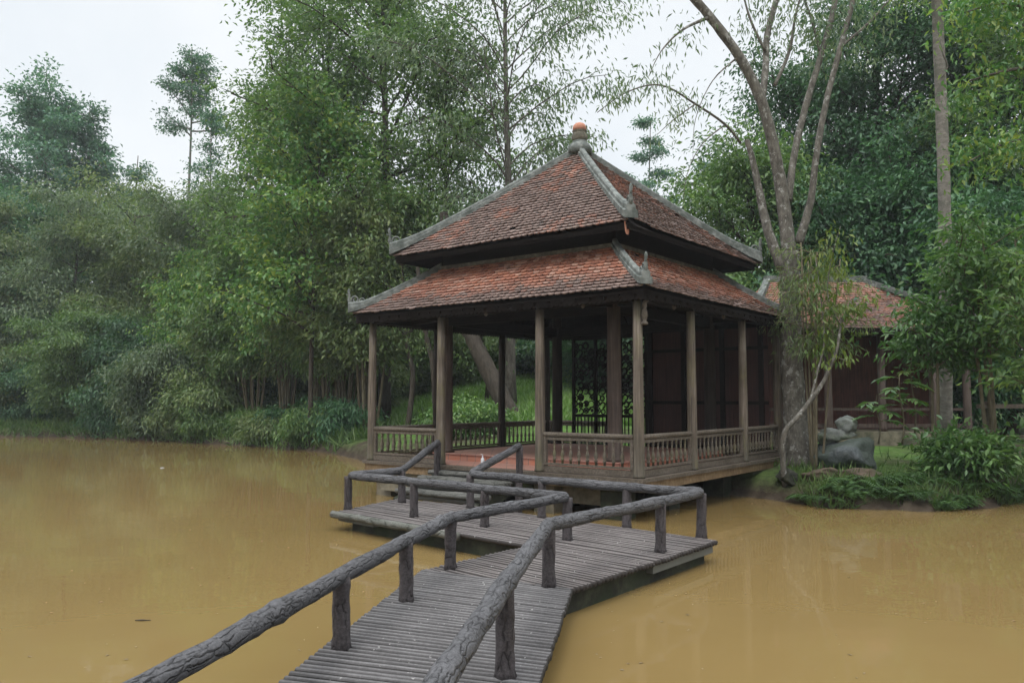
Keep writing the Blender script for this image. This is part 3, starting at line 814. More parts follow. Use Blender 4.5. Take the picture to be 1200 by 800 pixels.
skirt(B00, B1 - dr*.1, Vector((-1, 0, 0)), .28); skirt(A00, A1 - dl*.1, Vector((1, 0, 0)), .3)
mb = MB(); mb.bar(E1 - d3*.05 + Vector((.06, .06, -.10)), E1 - d3*.9 + Vector((.06, .06, -.10)), .1, .07); mb.build('deck_joist', 'edge_log', br)
mb = MB(); mb.bar(B1.lerp(C2, .5) + Vector((-.05, .04, -.105)), C2 + Vector((-.1, -.02, -.105)), .08, .075)
mb.build('deck_joist', 'edge_log', br)
# posts and handrails
def railpt(px, pb, pr): 
    b_ = D(px, pb); t = P(px, pr, b_.y); return b_, t
def post(b_, t, r=.058, z0=None):
    mb = MB(); q0 = Vector((b_.x, b_.y, (b_.z if z0 is None else z0)-.03)); q1 = Vector((t.x, t.y, t.z - .01))
    n = 9; pts = [q0.lerp(q1, j/n) + Vector((random.uniform(-.003, .003), random.uniform(-.003, .003), 0)) for j in range(n+1)]
    rad = [r*(1.22 if j == 0 else 1.06 if j == 1 else 1)*random.uniform(.95, 1.05) for j in range(n+1)]
    mb.tube(pts, rad, 12, .035, True, random.uniform(0, 9)); return mb.build('post', 'post_log', br, True)
left = [(400, 757, 674), (476, 702, 633), (528, 664, 606), (665, 631, 582), (568, 615.5, 572.5), (485, 604.5, 564), (408, 595, 557), (471, 588, 551)]
right = [(592, 790, 684), (643, 685, 614), (774, 645, 588), (822, 628, 577), (734.5, 616.5, 570.5), (635, 605, 562.5), (551, 594, 555)]
LP = [railpt(*q) for q in left]; RP = [railpt(*q) for q in right]
endL = W(3.92, -.27, 0); endR = W(1.98, -.42, 0)
tL = P(513, 518, endL.y); tR = P(609, 522, endR.y)
zl = .72; x0 = G(178, 800, zl); x1 = x0 + (x0 - LP[0][1])*2.0; x1.z = zl
zr = .78; y0 = G(515, 800, zr); y1 = y0 + (y0 - RP[0][1])*2.6; y1.z = zr
for b_, t in LP + RP: post(b_, t)
post(endL, tL, .06, .3); post(endR, tR, .06, -.3)
ex = LP[0][1] + (x0 - LP[0][1])*2.1; post(Vector((ex.x, ex.y, ZD)), Vector((ex.x, ex.y, zl)))
ey = RP[0][1] + (y0 - RP[0][1])*2.2; post(Vector((ey.x, ey.y, ZD)), Vector((ey.x, ey.y, zr)))
def handrail(pts, r):
    mb = MB(); pp, rd = log_path(pts, r); mb.tube(pp, rd, 18, .035); return mb.build('handrail', 'handrail_log', br, True)
handrail([x1, x0] + [t for b_, t in LP] + [tL + Vector((0, 0, .0))], .057)
handrail([y1, y0] + [t for b_, t in RP] + [tR], .058)
# steps up into the pavilion
for j in range(4):
    v1 = -.16 - j*.27; z = ZB - .085*(j+1) 
    mb = MB(); 
    a, c = W(2.18, v1-.09, z-.035), W(4.12, v1-.09, z-.035)
    pp, rd = log_path([a, c], .046); mb.tube(pp, rd, 10, .05)
    pp, rd = log_path([a + RD*.085, c + RD*.085], .046); mb.tube(pp, rd, 10, .05)
    pp, rd = log_path([a + RD*.17, c + RD*.17], .046); mb.tube(pp, rd, 10, .05)
    mb.bar(W(2.24, v1+.0, z-.11), W(4.06, v1+.0, z-.11), .16, .09)
    mb.build('step', 'step_log', br, True)
mb = MB(); mb.bar(W(2.28, -.12, .45), W(2.28, -1.15, .1), .1, .2); mb.bar(W(4.02, -.12, .45), W(4.02, -1.15, .1), .1, .2); mb.build('stair_stringer', 'mossy_concrete', br)

# ------------------------------------------------------------------ house behind
hz = 1.05
HX0, HX1, HY = 6.3, 11.6, 20.4
ho = empty('timber_house', (9.0, HY, hz), 0, 'low red timber house with tiled roof half hidden behind the right hand trees', 'house')
def hb(mb, name, mat, parent=None, smooth=False):
    if True: mb.v = [(x-9.0, y-HY, z-hz) for x, y, z in mb.v]
    return mb.build(name, mat, parent or ho, smooth)
mb = MB(); x = HX0
while x < HX1: mb.box((x+.12, HY+1.6+random.uniform(0, .01), hz+1.25), (.236, .06, 2.5)); x += .24
mb.box((HX0, HY+3, hz+1.25), (.08, 2.9, 2.5)); mb.box((HX1, HY+3, hz+1.25), (.08, 2.9, 2.5)); hb(mb, 'wall', 'house_wall')
mb = MB(); mb.box((9.0, HY+2.1, hz-.35), (5.9, 4.9, .7)); hb(mb, 'plinth', 'concrete')
for x in (HX0+.1, 8.0, 9.35, 10.65, HX1-.1):
    mb = MB(); mb.lathe([(.11, 0), (.10, .1), (.09, 2.55)], (x, HY, hz), 10); hb(mb, 'column', 'inner_wood', None, True)
mb = MB(); mb.bar((HX0, HY, hz+2.5), (HX1, HY, hz+2.5), .12, .18); mb.bar((HX0, HY+.02, hz+.55), (HX1, HY+.02, hz+.55), .06, .07); mb.bar((HX0, HY+.02, hz+.14), (HX1, HY+.02, hz+.14), .06, .1); hb(mb, 'veranda_rail', 'inner_wood')
def hroof():
    mb = MB(); ex0, ex1, ey0, ez = HX0-.5, HX1+.6, HY-.55, hz+2.55
    rx0, rx1, ry, rz = HX0+1.0, HX1-1.6, HY+2.4, hz+4.15
    def slope(a, b_, c, d, row=.11, tw=.14):
        a, b_, c, d = map(Vector, (a, b_, c, d)); f = lambda s, t: (a.lerp(b_, s)).lerp(d.lerp(c, s), t) - Vector((0, 0, .12*math.sin(math.pi*t)))
        sl = ((d+c)/2-(a+b_)/2).length; nr = int(sl/row)
        for r in range(nr):
            t0 = r/nr; t1 = min(1, (r+1.7)/nr); nc = max(1, int((f(1, t0)-f(0, t0)).length/tw))
            for k_ in range(nc):
                s0, s1 = k_/nc, (k_+1)/nc
                p = [f(s0, t0), f(s1, t0), f(s1, t1), f(s0, t1)]
                y = p[3]-p[0]; nr_ = (p[1]-p[0]).cross(y).normalized(); nr_ = nr_ if nr_.z > 0 else -nr_
                lo = .035+random.uniform(-.006, .008); m_ = (p[0]+p[1])/2
                q = [p[0]+y*.12+nr_*lo, m_-y*.06+nr_*lo, p[1]+y*.12+nr_*lo, p[2]+nr_*.004, p[3]+nr_*.004]
                mb.poly(q); mb.poly([q[0], q[0]-nr_*.02, q[1]-nr_*.02, q[1]]); mb.poly([q[1], q[1]-nr_*.02, q[2]-nr_*.02, q[2]])
    slope((ex0, ey0, ez), (ex1, ey0, ez), (rx1, ry, rz), (rx0, ry, rz))
    slope((ex1, ey0, ez), (ex1, ey0+5.9, ez), (rx1, ry, rz), (rx1, ry, rz))
    slope((ex0, ey0+5.9, ez), (ex0, ey0, ez), (rx0, ry, rz), (rx0, ry, rz))
    hb(mb, 'roof', 'house_tiles')
    mb = MB(); mb.bar((rx0-.1, ry, rz+.05), (rx1+.1, ry, rz+.05), .2, .2)
    mb.bar((rx1, ry, rz+.04), (ex1, ey0, ez+.06), .17, .14); mb.bar((rx0, ry, rz+.04), (ex0, ey0, ez+.06), .17, .14); hb(mb, 'roof_ridge', 'ridge_mortar')
    mb = MB(); mb.poly([(ex0, ey0, ez-.02), (ex1, ey0, ez-.02), (ex1, ey0+5.9, ez-.02), (ex0, ey0+5.9, ez-.02)]); mb.bar((ex0, ey0+.02, ez-.05), (ex1, ey0+.02, ez-.05), .04, .12); hb(mb, 'soffit', 'dark_wood')
hroof()

# far hut seen between the columns
hut = empty('hut', (0.5, 47, gz(.5, 47)), 0, 'tiny far hut with brown roof and pale post glimpsed between pavilion columns', 'hut')
mb = MB(); mb.box((0, 0, 1.2), (3.4, 2.4, 2.4)); mb.build('wall', 'concrete', hut)
mb = MB(); mb.poly([(-2.1, -1.7, 2.3), (2.1, -1.7, 2.3), (2.1, 0, 3.4), (-2.1, 0, 3.4)]); mb.poly([(-2.1, 1.7, 2.3), (-2.1, 0, 3.4), (2.1, 0, 3.4), (2.1, 1.7, 2.3)]); mb.poly([(-2.1,-1.7,2.25),(-2.1,1.7,2.25),(2.1,1.7,2.25),(2.1,-1.7,2.25)]); mb.build('roof', 'house_tiles', hut)
mb = MB(); mb.tube([(-.5, -1.8, 0), (-.5, -1.8, 3.6)], .07, 8); mb.build('post', 'pale_metal', hut)

# ------------------------------------------------------------------ rocks
def rock(name, loc, size, seed, mat, label, rz=0, rough=.16):
    rg = np.random.default_rng(seed)
    import bmesh
    bm = bmesh.new(); bmesh.ops.create_icosphere(bm, subdivisions=4, radius=1)
    ds = unit(rg.normal(size=(14, 3))); cut = rg.uniform(.48, .85, 14)
    for v in bm.verts:
        p = np.array(v.co)
        for d_, c_ in zip(ds, cut):
            e = p @ d_ - c_
            if e > 0: p = p - d_*e*.94
        nz = .05*math.sin(p[0]*5+seed)*math.sin(p[1]*6)+.035*math.sin(p[2]*9+p[0]*7)+.02*math.sin(p[1]*17+p[2]*13)
        nz += .03*math.sin(p[0]*23+p[2]*19+seed)*math.sin(p[1]*21+p[0]*11) + .018*math.sin(p[2]*41+p[1]*37)
        p = p*(1+nz*rough*7)
        v.co = (p[0]*size[0], p[1]*size[1], p[2]*size[2])
    me = bpy.data.meshes.new(name); bm.to_mesh(me); bm.free(); me.materials.append(M[mat])
    me.polygons.foreach_set('use_smooth', [True]*len(me.polygons))
    o = link_mesh(name, me); o.location = loc; o.rotation_euler = (0, 0, rz)
    return tag(o, label, 'rock')
rk = P(996, 536, 15.6)
rock('boulder', (rk.x, rk.y+.35, rk.z-.02), (.86, .70, .52), 3, 'rock', 'big blue grey boulder on the bank right of the pavilion')
rk2 = P(987, 507, 15.7)
rock('stone', (rk2.x-.05, rk2.y+.3, rk2.z-.06), (.44, .36, .2), 8, 'pale_rock', 'long pale stone lying on top of the big boulder', .1)
rk3 = P(995, 493, 15.7)
rock('stone', (rk3.x+.06, rk3.y+.3, rk3.z-.08), (.21, .22, .26), 9, 'pale_rock', 'rounded knob of stone perched highest on the boulder')
for (px, py, Y, s, sd, lb) in ((965, 578, 14.9, (.42, .3, .16), 21, 'flat reddish rock at the water edge below the boulder'), (1010, 578, 14.7, (.5, .35, .17), 22, 'low mossy rock among ferns at the water edge'),
                               (1130, 572, 14.8, (.6, .4, .25), 23, 'dark low rock at the foot of the leafy bush'), (926, 580, 15.1, (.26, .3, .2), 24, 'mossy rock against the pavilion corner at the waterline')):
    q = P(px, py, Y); rock('rock', (q.x, q.y, gz(q.x, q.y)+s[2]*.25), s, sd, 'bank_soil' if sd != 24 else 'mossy_concrete', lb)

# fence far right
fo = empty('wooden_fence', P(1180, 515, 17.5), 0, 'grey post and rail wooden fence at far right behind the leafy bush', 'fence')
mb = MB(); mb.bar((-.6, 0, .72), (3.5, .3, .72), .1, .09); mb.build('rail', 'rail_wood', fo)
mb = MB(); mb.bar((-.6, 0, .05), (3.5, .3, .05), .1, .09); mb.build('rail', 'rail_wood', fo)
for x in (-.35, 1.0, 2.4):
    mb = MB(); mb.box((x, .02+x*.07, .2), (.13, .13, 1.25)); mb.build('post', 'rail_wood', fo)

# ------------------------------------------------------------------ vegetation generators
def grow(seed, H, r0, bare=.3, spread=4, prof='round', nl=22, nb=5, ncl=4, lpc=36, clr=.4, leaf=(.16, .07), up=.35, curve=.0,
         droop=.3, lean=(0, 0), stems=1, flat=.6, twig=True, top=1.0, limb=1.0):
    """returns (wood MB, leaf arrays) of a tree grown from trunk, limbs and branches, base at the origin"""
    rg = np.random.default_rng(seed); random.seed(seed)
    wood = MB(); cl_pos = []; cl_dir = []
    for st in range(stems):
        sx, sy = (rg.normal(0, .25 + .12*spread, 2) if stems > 1 else (0, 0))
        hh = H * (rg.uniform(.7, 1.0) if stems > 1 else 1)
        n = 12; tp = []
        a, b = rg.uniform(0, 6, 2); amp = .007*hh
        for j in range(n+1):
            t = j/n
            tp.append(Vector((sx*(.25+.75*t) + lean[0]*t*t*hh + amp*math.sin(3*t+a)*t*2, sy*(.25+.75*t) + lean[1]*t*t*hh + amp*math.sin(2.6*t+b)*t*2, hh*t*top - .15*(j == 0))))
        tr = [r0*(1.3 if j == 0 else 1)*(1-.88*(j/n)**.9)+.012 for j in range(n+1)]
        wood.tube(tp, tr, 9 if r0 > .06 else 5, .04)
        def tpt(t):
            x = t*n; i = min(int(x), n-1); return tp[i].lerp(tp[i+1], x-i)
        az = rg.uniform(0, 6.28)
        for l in range(nl):
            f = (l + rg.uniform(0, .9))/nl; t = bare + (1-bare)*f; t = min(t, .995)
            if prof == 'round': w = math.sqrt(max(.06, 1-(2*f-.85)**2*.95))
            elif prof == 'umbrella': w = .25 + .85*f**1.2 if f < .88 else .8
            elif prof == 'cone': w = 1.05-f*.9
            elif prof == 'column': w = .75+.25*math.sin(f*9+seed)
            else: w = .5+.5*math.sin(math.pi*min(1, f*1.05))**.7
            if prof == 'dome': w = 1.1-.45*f; t = bare + (1-bare)*.82*f
            ln = spread*w*rg.uniform(.6, 1.15)
            az += 2.4 + rg.uniform(-.5, .5)
            el = up + rg.uniform(-.25, .25) + (.5*f if prof == 'round' else .75*f if prof == 'dome' else 0)
            d = np.array([math.cos(az)*math.cos(el), math.sin(az)*math.cos(el), math.sin(el)])
            p = np.array(tpt(t)); pts = [p]; m = 6
            for j in range(m):
                d = unit(d + np.array([0, 0, curve - droop*.25*j/m]) + rg.normal(0, .10, 3)); p = p + d*ln/m; pts.append(p)
            lr = max(.010, min(r0*.45, .022*ln+.008)*(1-.5*f)*limb)
            wood.tube([Vector(q) for q in pts], [lr*(1-.8*j/m)+.005 for j in range(m+1)], 5, .05, False)
            for s in range(nb):
                fr = .25 + .75*(s+rg.uniform(0, 1))/nb; x = fr*m; i = min(int(x), m-1)
                q = pts[i] + (pts[i+1]-pts[i])*(x-i)
                bd = unit(pts[i+1]-pts[i]); sd = unit(np.cross(bd, [0, 0, 1]))*(1 if s % 2 else -1)
                bd = unit(bd*.75 + sd*rg.uniform(.35, 1.0) + np.array([0, 0, rg.uniform(-.25, .5)])); bl = ln*rg.uniform(.22, .45)*(1.1-.4*fr)
                bl = max(bl, .25); bp = [q]; e = q
                for j in range(3):
                    bd = unit(bd + np.array([0, 0, -droop*.25]) + rg.normal(0, .12, 3)); e = e + bd*bl/3; bp.append(e)
                if twig: wood.tube([Vector(z) for z in bp], [lr*.45+.003, lr*.3+.003, .004, .003], 3, 0, False)
                for c in range(ncl):
                    g_ = .3 + .7*(c+rg.uniform(0, 1))/ncl; x = g_*3; i2 = min(int(x), 2)
                    cl_pos.append(bp[i2] + (bp[i2+1]-bp[i2])*(x-i2)); cl_dir.append(bd)
    cp = np.array(cl_pos); cd = np.array(cl_dir)
    k = len(cp); per = np.maximum(3, rg.poisson(lpc, k))
    idx = np.repeat(np.arange(k), per); N_ = len(idx)
    off = rg.normal(0, 1, (N_, 3))*clr*rg.uniform(.6, 1.25, (k, 1))[idx]; off[:, 2] *= flat
    pos = cp[idx] + off
    ax = unit(cd[idx]*.5 + rg.normal(0, .6, (N_, 3)) + unit(off)*.45 + np.array([0, 0, -droop]))
    nr = unit(np.array([0, 0, 1.0]) + rg.normal(0, .55, (N_, 3)))
    ls = rg.uniform(.65, 1.25, N_)
    return wood, (pos, ax, nr, leaf[0]*ls, leaf[1]*ls*rg.uniform(.8, 1.2, N_))
def plant_meshes(name_w, name_l, bark, leafm, **kw):
    w, a = grow(**kw)
    return w.mesh(name_w, bark, True), leaf_mesh(name_l, *a, leafm)
def place(kind, label, cat, loc, mw, ml, rz=0, sc=(1, 1, 1), group=None, wn='trunk', ln='crown'):
    o = empty(kind, loc, rz, label, cat, group); o.scale = sc
    link_mesh(wn, mw, o); link_mesh(ln, ml, o); return o
def hgt(py, Y): return EYE + (466.5-py)/FPX*Y
def base(px, Y):
    x = (px-600)/FPX*Y; return (x, Y, gz(x, Y)-.05)
def tree(kind, label, px, Y, ytop, cat='tree', bark='bark_grey', leafm='leaf_mid', rz=0, wn='trunk', ln='crown', group=None, sink=0, **kw):
    b_ = base(px, Y); H = hgt(ytop, Y) - b_[2]
    mw, ml = plant_meshes(wn, ln, bark, leafm, H=H, **kw)
    return place(kind, label, cat, (b_[0], b_[1], b_[2]-sink), mw, ml, rz, group=group, wn=wn, ln=ln)
#VEG
# ---- far left skyline
tree('tall_tree', 'tall hazy tree with broad billowing crown at the far left skyline', 38, 58, 30, leafm='leaf_teal', seed=31, r0=.28, bare=.5, spread=6.2, prof='dome', nl=30, nb=7, ncl=4, lpc=24, clr=.45, leaf=(.30, .15), up=.55, top=.82)
tree('tall_tree', 'hazy slimmer tree standing just right of the broad far left crown', 98, 60, 120, leafm='leaf_teal', seed=32, r0=.22, bare=.4, spread=4.0, prof='dome', nl=22, nb=5, ncl=4, lpc=22, clr=.45, leaf=(.30, .15), up=.5)
tree('layered_tree', 'small dark layered tree on the skyline left of the flat topped pine', 157, 60, 122, leafm='leaf_teal', seed=33, r0=.16, bare=.4, spread=2.6, prof='dome', nl=20, nb=5, ncl=4, lpc=16, clr=.38, leaf=(.26, .12), up=.25, flat=.4, top=.84)
tree('umbrella_tree', 'tallest slender flat topped tree with bare pale trunk on the left skyline', 211, 56, 42, bark='bark_pale', leafm='leaf_teal', seed=34, r0=.17, bare=.74, spread=2.5, prof='dome', nl=20, nb=5, ncl=4, lpc=17, clr=.33, leaf=(.22, .10), up=.3, flat=.45)
tree('slender_tree', 'thin pale stemmed tree below the left lobe of the big tree', 246, 52, 125, bark='bark_pale', leafm='leaf_teal', seed=35, r0=.10, bare=.55, spread=1.6, prof='round', nl=14, nb=4, ncl=3, lpc=20, clr=.35, leaf=(.22, .10), up=.5)
# ---- grey green thicket on the far bank
thick = [(-40, 47, 235, 'leaf_olive', 'grey green thicket tree cut by the left picture edge'), (20, 50, 238, 'leaf_dark', 'dark hazy thicket tree below the broad far left crown'),
         (85, 47, 240, 'leaf_grey', 'rounded grey green thicket tree left of centre in the far bank thicket'), (150, 46, 250, 'leaf_olive', 'olive thicket tree under the small layered skyline tree'),
         (205, 44, 252, 'leaf_olive', 'olive feathery thicket tree under the flat topped tree'), (255, 41, 245, 'leaf_grey', 'grey green feathery tree where the thicket meets the bamboo')]
for i, (px, Y, yt, lm, lb) in enumerate(thick):
    tree('thicket_tree', lb, px, Y, yt, bark='bark_dark', leafm=lm, group='thicket trees on the far left bank', seed=40+i, r0=.16, bare=.12, spread=4.2, prof='column', nl=34, nb=6, ncl=4, lpc=34, clr=.5, leaf=(.24, .085), up=.35, droop=.5)
for i, (px, Y, yt, lm, sp, lb) in enumerate([(-15, 43.5, 400, 'leaf_olive', 2.4, 'low olive bush at the left edge of the far bank'), (48, 44, 430, 'leaf_dark', 2.2, 'low dark bush on the far bank beside the left edge bush'),
        (105, 41, 365, 'leaf_mid', 2.6, 'drooping mid green bush hanging to the water left of the inlet'), (160, 39.5, 375, 'leaf_dark', 2.5, 'dark drooping bush over the small inlet'),
        (205, 37.5, 400, 'leaf_grey', 2.4, 'grey green bush leaning over the water right of the inlet'), (250, 36, 455, 'leaf_olive', 1.8, 'low olive bush left of the bamboo stems')]):
    tree('bush', lb, px, Y, yt, 'bush', 'bark_dark', lm, seed=60+i, wn='stems', ln='foliage', group='bushes along the far bank', r0=.05, bare=.05, spread=sp, prof='x', nl=14, nb=5, ncl=4, lpc=34, clr=.35, leaf=(.20, .07), up=.5, droop=.7, stems=4)
for i, (px, Y, yt, lm, lb) in enumerate([(-10, 56, 225, 'leaf_olive', 'hazy olive background tree behind the thicket at the left edge'), (60, 57, 225, 'leaf_teal', 'hazy teal background tree behind the rounded thicket tree'), (125, 56, 230, 'leaf_olive', 'hazy olive background tree below the layered skyline tree'), (185, 54, 240, 'leaf_olive', 'hazy olive background tree at the foot of the flat topped tree'), (250, 52, 235, 'leaf_mid', 'hazy green background tree below the thin pale stem')]):
    tree('background_tree', lb, px, Y, yt, bark='bark_dark', leafm=lm, seed=230+i, r0=.2, bare=.06, spread=4.8, prof='dome', nl=28, nb=6, ncl=4, lpc=30, clr=.55, leaf=(.32, .15), up=.3, group='hazy background trees behind the thicket')
# ---- big trees left of the pavilion
tree('big_tree', 'huge green tree towering left of the pavilion roof and out of the frame', 450, 32, -90, bark='bark_dark', leafm='leaf_mid', seed=71, r0=.26, bare=.28, spread=6.4, limb=.7, prof='dome', nl=38, nb=7, ncl=4, lpc=25, clr=.5, leaf=(.21, .10), up=.2)
tree('big_tree', 'dense dark green tree filling the top of the frame left of the huge tree', 372, 35, -30, bark='bark_dark', leafm='leaf_mid', seed=76, r0=.2, bare=.4, spread=4.6, prof='dome', nl=30, nb=7, ncl=4, lpc=26, clr=.45, leaf=(.21, .095), up=.2)
tree('big_tree', 'leafy bright tree in front of the huge tree with big pale leaves', 365, 29.5, 95, bark='bark_dark', leafm='leaf_bright', seed=72, r0=.09, bare=.3, spread=3.2, prof='dome', nl=28, nb=6, ncl=4, lpc=17, clr=.45, leaf=(.22, .11), up=.45)
tree('big_tree', 'dark tree with loose crown close behind the left roof slope', 525, 30, 40, bark='bark_dark', leafm='leaf_mid', seed=73, r0=.14, bare=.25, spread=4.0, prof='dome', nl=26, nb=6, ncl=4, lpc=17, clr=.42, leaf=(.19, .09), up=.4)
tree('big_tree', 'green tree whose drooping left lobe reaches toward the skyline', 335, 38, 60, bark='bark_dark', leafm='leaf_mid', seed=74, r0=.2, bare=.35, spread=4.2, prof='dome', nl=28, nb=7, ncl=4, lpc=28, clr=.45, leaf=(.21, .09), up=.1)
tree('feathery_tree', 'tall straight grey trunked feathery tree behind the roof top ball', 598, 28, -120, bark='bark_grey', leafm='leaf_grey', seed=78, r0=.19, bare=.2, spread=4.8, prof='x', nl=50, nb=7, ncl=4, lpc=12, clr=.42, leaf=(.22, .07), up=.95, droop=1.0, curve=-.03, limb=.45)
# ---- bamboo clump and shrubs left of the pavilion
for i, (px, Y, yt, lm, sp, lb) in enumerate([(285, 35.5, 270, 'leaf_mid', 2.6, 'leftmost tall bamboo like shrub above the thin dark stems'), (335, 33.5, 235, 'leaf_bright', 2.4, 'tall bright leaved shrub above the thin stems in the middle of the clump'),
        (388, 31.5, 250, 'leaf_olive', 2.3, 'olive shrub with thin stems nearest the left roof corner'), (235, 38, 300, 'leaf_bright', 2.3, 'pale leaved shrub between thicket and bamboo'), (430, 29.5, 215, 'leaf_olive', 2.4, 'twiggy olive shrub rising behind the left roof corner')]):
    tree('tall_shrub', lb, px, Y, yt, 'shrub', 'bark_stem', lm, seed=80+i, wn='stems', ln='foliage', group='bamboo like shrubs left of the pavilion', r0=.05, bare=.38, spread=sp*.75, prof='x', nl=11, nb=5, ncl=3, lpc=15, clr=.36, leaf=(.21, .085), up=.45, droop=.55, stems=11)
for i, (px, Y, yt, lm, sp, lb) in enumerate([(395, 31.2, 478, 'leaf_dark', 1.0, 'low dark bush at the water left of the pavilion'), (300, 34.2, 488, 'leaf_mid', 1.1, 'low green bush under the bamboo stems at the waterline'),
        (350, 32.6, 492, 'leaf_dark', 1.0, 'low dark bush under the stems midway along the bank'), (556, 23.4, 482, 'leaf_mid', .42, 'dark bush left of the leaning trunk behind the pavilion')]):
    tree('bush', lb, px, Y, yt, 'bush', 'bark_dark', lm, seed=90+i, wn='stems', ln='foliage', group='bushes along the near bank', r0=.03, bare=.05, spread=sp, prof='x', nl=10, nb=5, ncl=3, lpc=26, clr=.22, leaf=(.14, .06), up=.5, droop=.5, stems=4)
for i, (px, Y, yt, lb) in enumerate([(262, 35.6, 350, 'leftmost thin stemmed bamboo clump on the bank left of the pavilion'), (300, 34.3, 340, 'second thin stemmed bamboo clump from the left on the far bank'), (338, 33.0, 345, 'middle thin stemmed bamboo clump between grass bank and tall shrubs'), (372, 31.9, 350, 'fourth bamboo clump with thin dark stems near the pavilion'), (405, 30.9, 355, 'thin stemmed bamboo clump nearest the left pavilion column')]):
    tree('bamboo_clump', lb, px, Y, yt, 'bamboo', 'bark_stem', ['leaf_olive', 'leaf_mid'][i % 2], seed=200+i, wn='stems', ln='foliage', group='bamboo clumps left of the pavilion', r0=.028, bare=.62, spread=1.0, prof='x', nl=5, nb=4, ncl=3, lpc=11, clr=.3, leaf=(.22, .06), up=.3, droop=.8, stems=15)
for i, (px, Y, yt, sp, lm, lb) in enumerate([(255, 40, 410, 2.2, 'leaf_mid', 'green backing bush behind the leftmost bamboo clump'), (295, 39, 405, 2.2, 'leaf_olive', 'olive backing bush behind the second bamboo clump'), (335, 38, 415, 2.0, 'leaf_dark', 'dark backing bush behind the middle bamboo clump'), (375, 37, 410, 2.0, 'leaf_mid', 'green backing bush behind the fourth bamboo clump'), (415, 35, 415, 1.8, 'leaf_olive', 'olive backing bush behind the clump nearest the pavilion')]):
    tree('bush', lb, px, Y, yt, 'bush', 'bark_dark', lm, seed=210+i, wn='stems', ln='foliage', group='backing bushes behind the bamboo', r0=.04, bare=.03, spread=sp, prof='x', nl=13, nb=5, ncl=4, lpc=26, clr=.34, leaf=(.2, .085), up=.5, droop=.5, stems=4)
for i, (px, py_, yt, lm) in enumerate([(225, 517, 478, 'leaf_olive'), (262, 519, 484, 'leaf_mid'), (318, 523, 488, 'leaf_olive'), (372, 527, 486, 'leaf_mid'), (408, 528, 476, 'leaf_dark'), (130, 513, 470, 'leaf_dark'), (178, 515, 474, 'leaf_olive')]):
    q = G(px, py_, 0)
    tree('bush', ['low olive bush hanging into the water right of the inlet', 'low green bush hanging into the water below the leftmost clump', 'low olive bush hanging into the water below the middle clump', 'low green bush hanging into the water below the fourth clump', 'low dark bush hanging into the water beside the pavilion', 'low dark bush hanging into the water left of the inlet', 'low olive bush hanging into the water inside the inlet'][i],
         px, q.y + .7, yt, 'bush', 'bark_dark', lm, seed=220+i, wn='stems', ln='foliage', group='low bushes hanging into the water', r0=.02, bare=.03, spread=1.15, prof='x', nl=11, nb=5, ncl=3, lpc=22, clr=.22, leaf=(.18, .055), up=.35, droop=1.0, stems=4)
# ---- trunks behind the pavilion, in view between its columns
def stem_tree(kind, label, pts, leaves=None, bark='bark_grey', leafm='leaf_mid', branches=(), sides=10, group=None, cat='tree', leafs=(.14, .05), lpc=26, clr=.3, droop=.5, seed=1, jit=.05):
    """a tree whose trunk and limbs follow surveyed points: each path is [(point, radius)...]; leaves are clusters along twigs"""
    rg = np.random.default_rng(seed); random.seed(seed)
    b0 = pts[0][0]; o = empty(kind, b0, 0, label, cat, group); mb = MB()
    def path(pp, sd):
        # smooth through the points
        P_ = [Vector(p) for p, r in pp]; Rr = [r for p, r in pp]; out = []; ro = []
        for i in range(len(P_)-1):
            p0 = P_[max(i-1, 0)]; p1 = P_[i]; p2 = P_[i+1]; p3 = P_[min(i+2, len(P_)-1)]
            for j in range(5):
                t = j/5
                out.append(.5*((2*p1)+(p2-p0)*t+(2*p0-5*p1+4*p2-p3)*t*t+(3*p1-p0-3*p2+p3)*t**3)); ro.append(Rr[i]*(1-t)+Rr[i+1]*t)
        out.append(P_[-1]); ro.append(Rr[-1])
        mb.tube([q - b0 for q in out], ro, sd, jit); return out
    path(pts, sides)
    allp = []
    for br_ in branches: allp.append(path(br_, 7 if br_[0][1] > .03 else 5))
    mb.build('trunk', bark, o, True)
    if leaves:
        cp = []
        for bi, f0, n, rad in leaves:
            pp = allp[bi]
            for k_ in range(n):
                i = int((f0 + (1-f0)*rg.uniform(0, 1))*(len(pp)-1)); q = np.array(pp[i]) + rg.normal(0, rad, 3); cp.append(q)
        cp = np.array(cp); per = np.maximum(2, rg.poisson(lpc, len(cp))); idx = np.repeat(np.arange(len(cp)), per); n_ = len(idx)
        off = rg.normal(0, clr, (n_, 3)); off[:, 2] *= .6
        ax = unit(rg.normal(0, .6, (n_, 3)) + np.array([0, 0, -droop])); nr = unit(np.array([0, 0, 1.]) + rg.normal(0, .5, (n_, 3))); s_ = rg.uniform(.6, 1.25, n_)
        me = leaf_mesh('crown', cp[idx] + off - np.array(b0), ax, nr, leafs[0]*s_, leafs[1]*s_, leafm); link_mesh('crown', me, o)
    return o
def Q(px, py, Y, r): return (P(px, py, Y), r)
def QB(px, Y, r): b_ = base(px, Y); return (Vector(b_), r)
stem_tree('leaning_tree', 'thick leaning brown trunk behind the pavilion between its front columns', [QB(600, 25.5, .36), Q(590, 470, 25.6, .30), Q(568, 425, 25.8, .27), Q(552, 392, 26, .24), Q(530, 330, 26.5, .2), Q(520, 250, 27, .15)], branches=[[Q(560, 405, 25.9, .14), Q(535, 380, 26.5, .1), Q(500, 330, 27, .05)], [Q(553, 395, 26, .14), Q(575, 360, 27, .1), Q(590, 300, 27, .05)]], leaves=[(0, .4, 40, .8), (1, .4, 40, .8)], bark='bark_dark', seed=101)
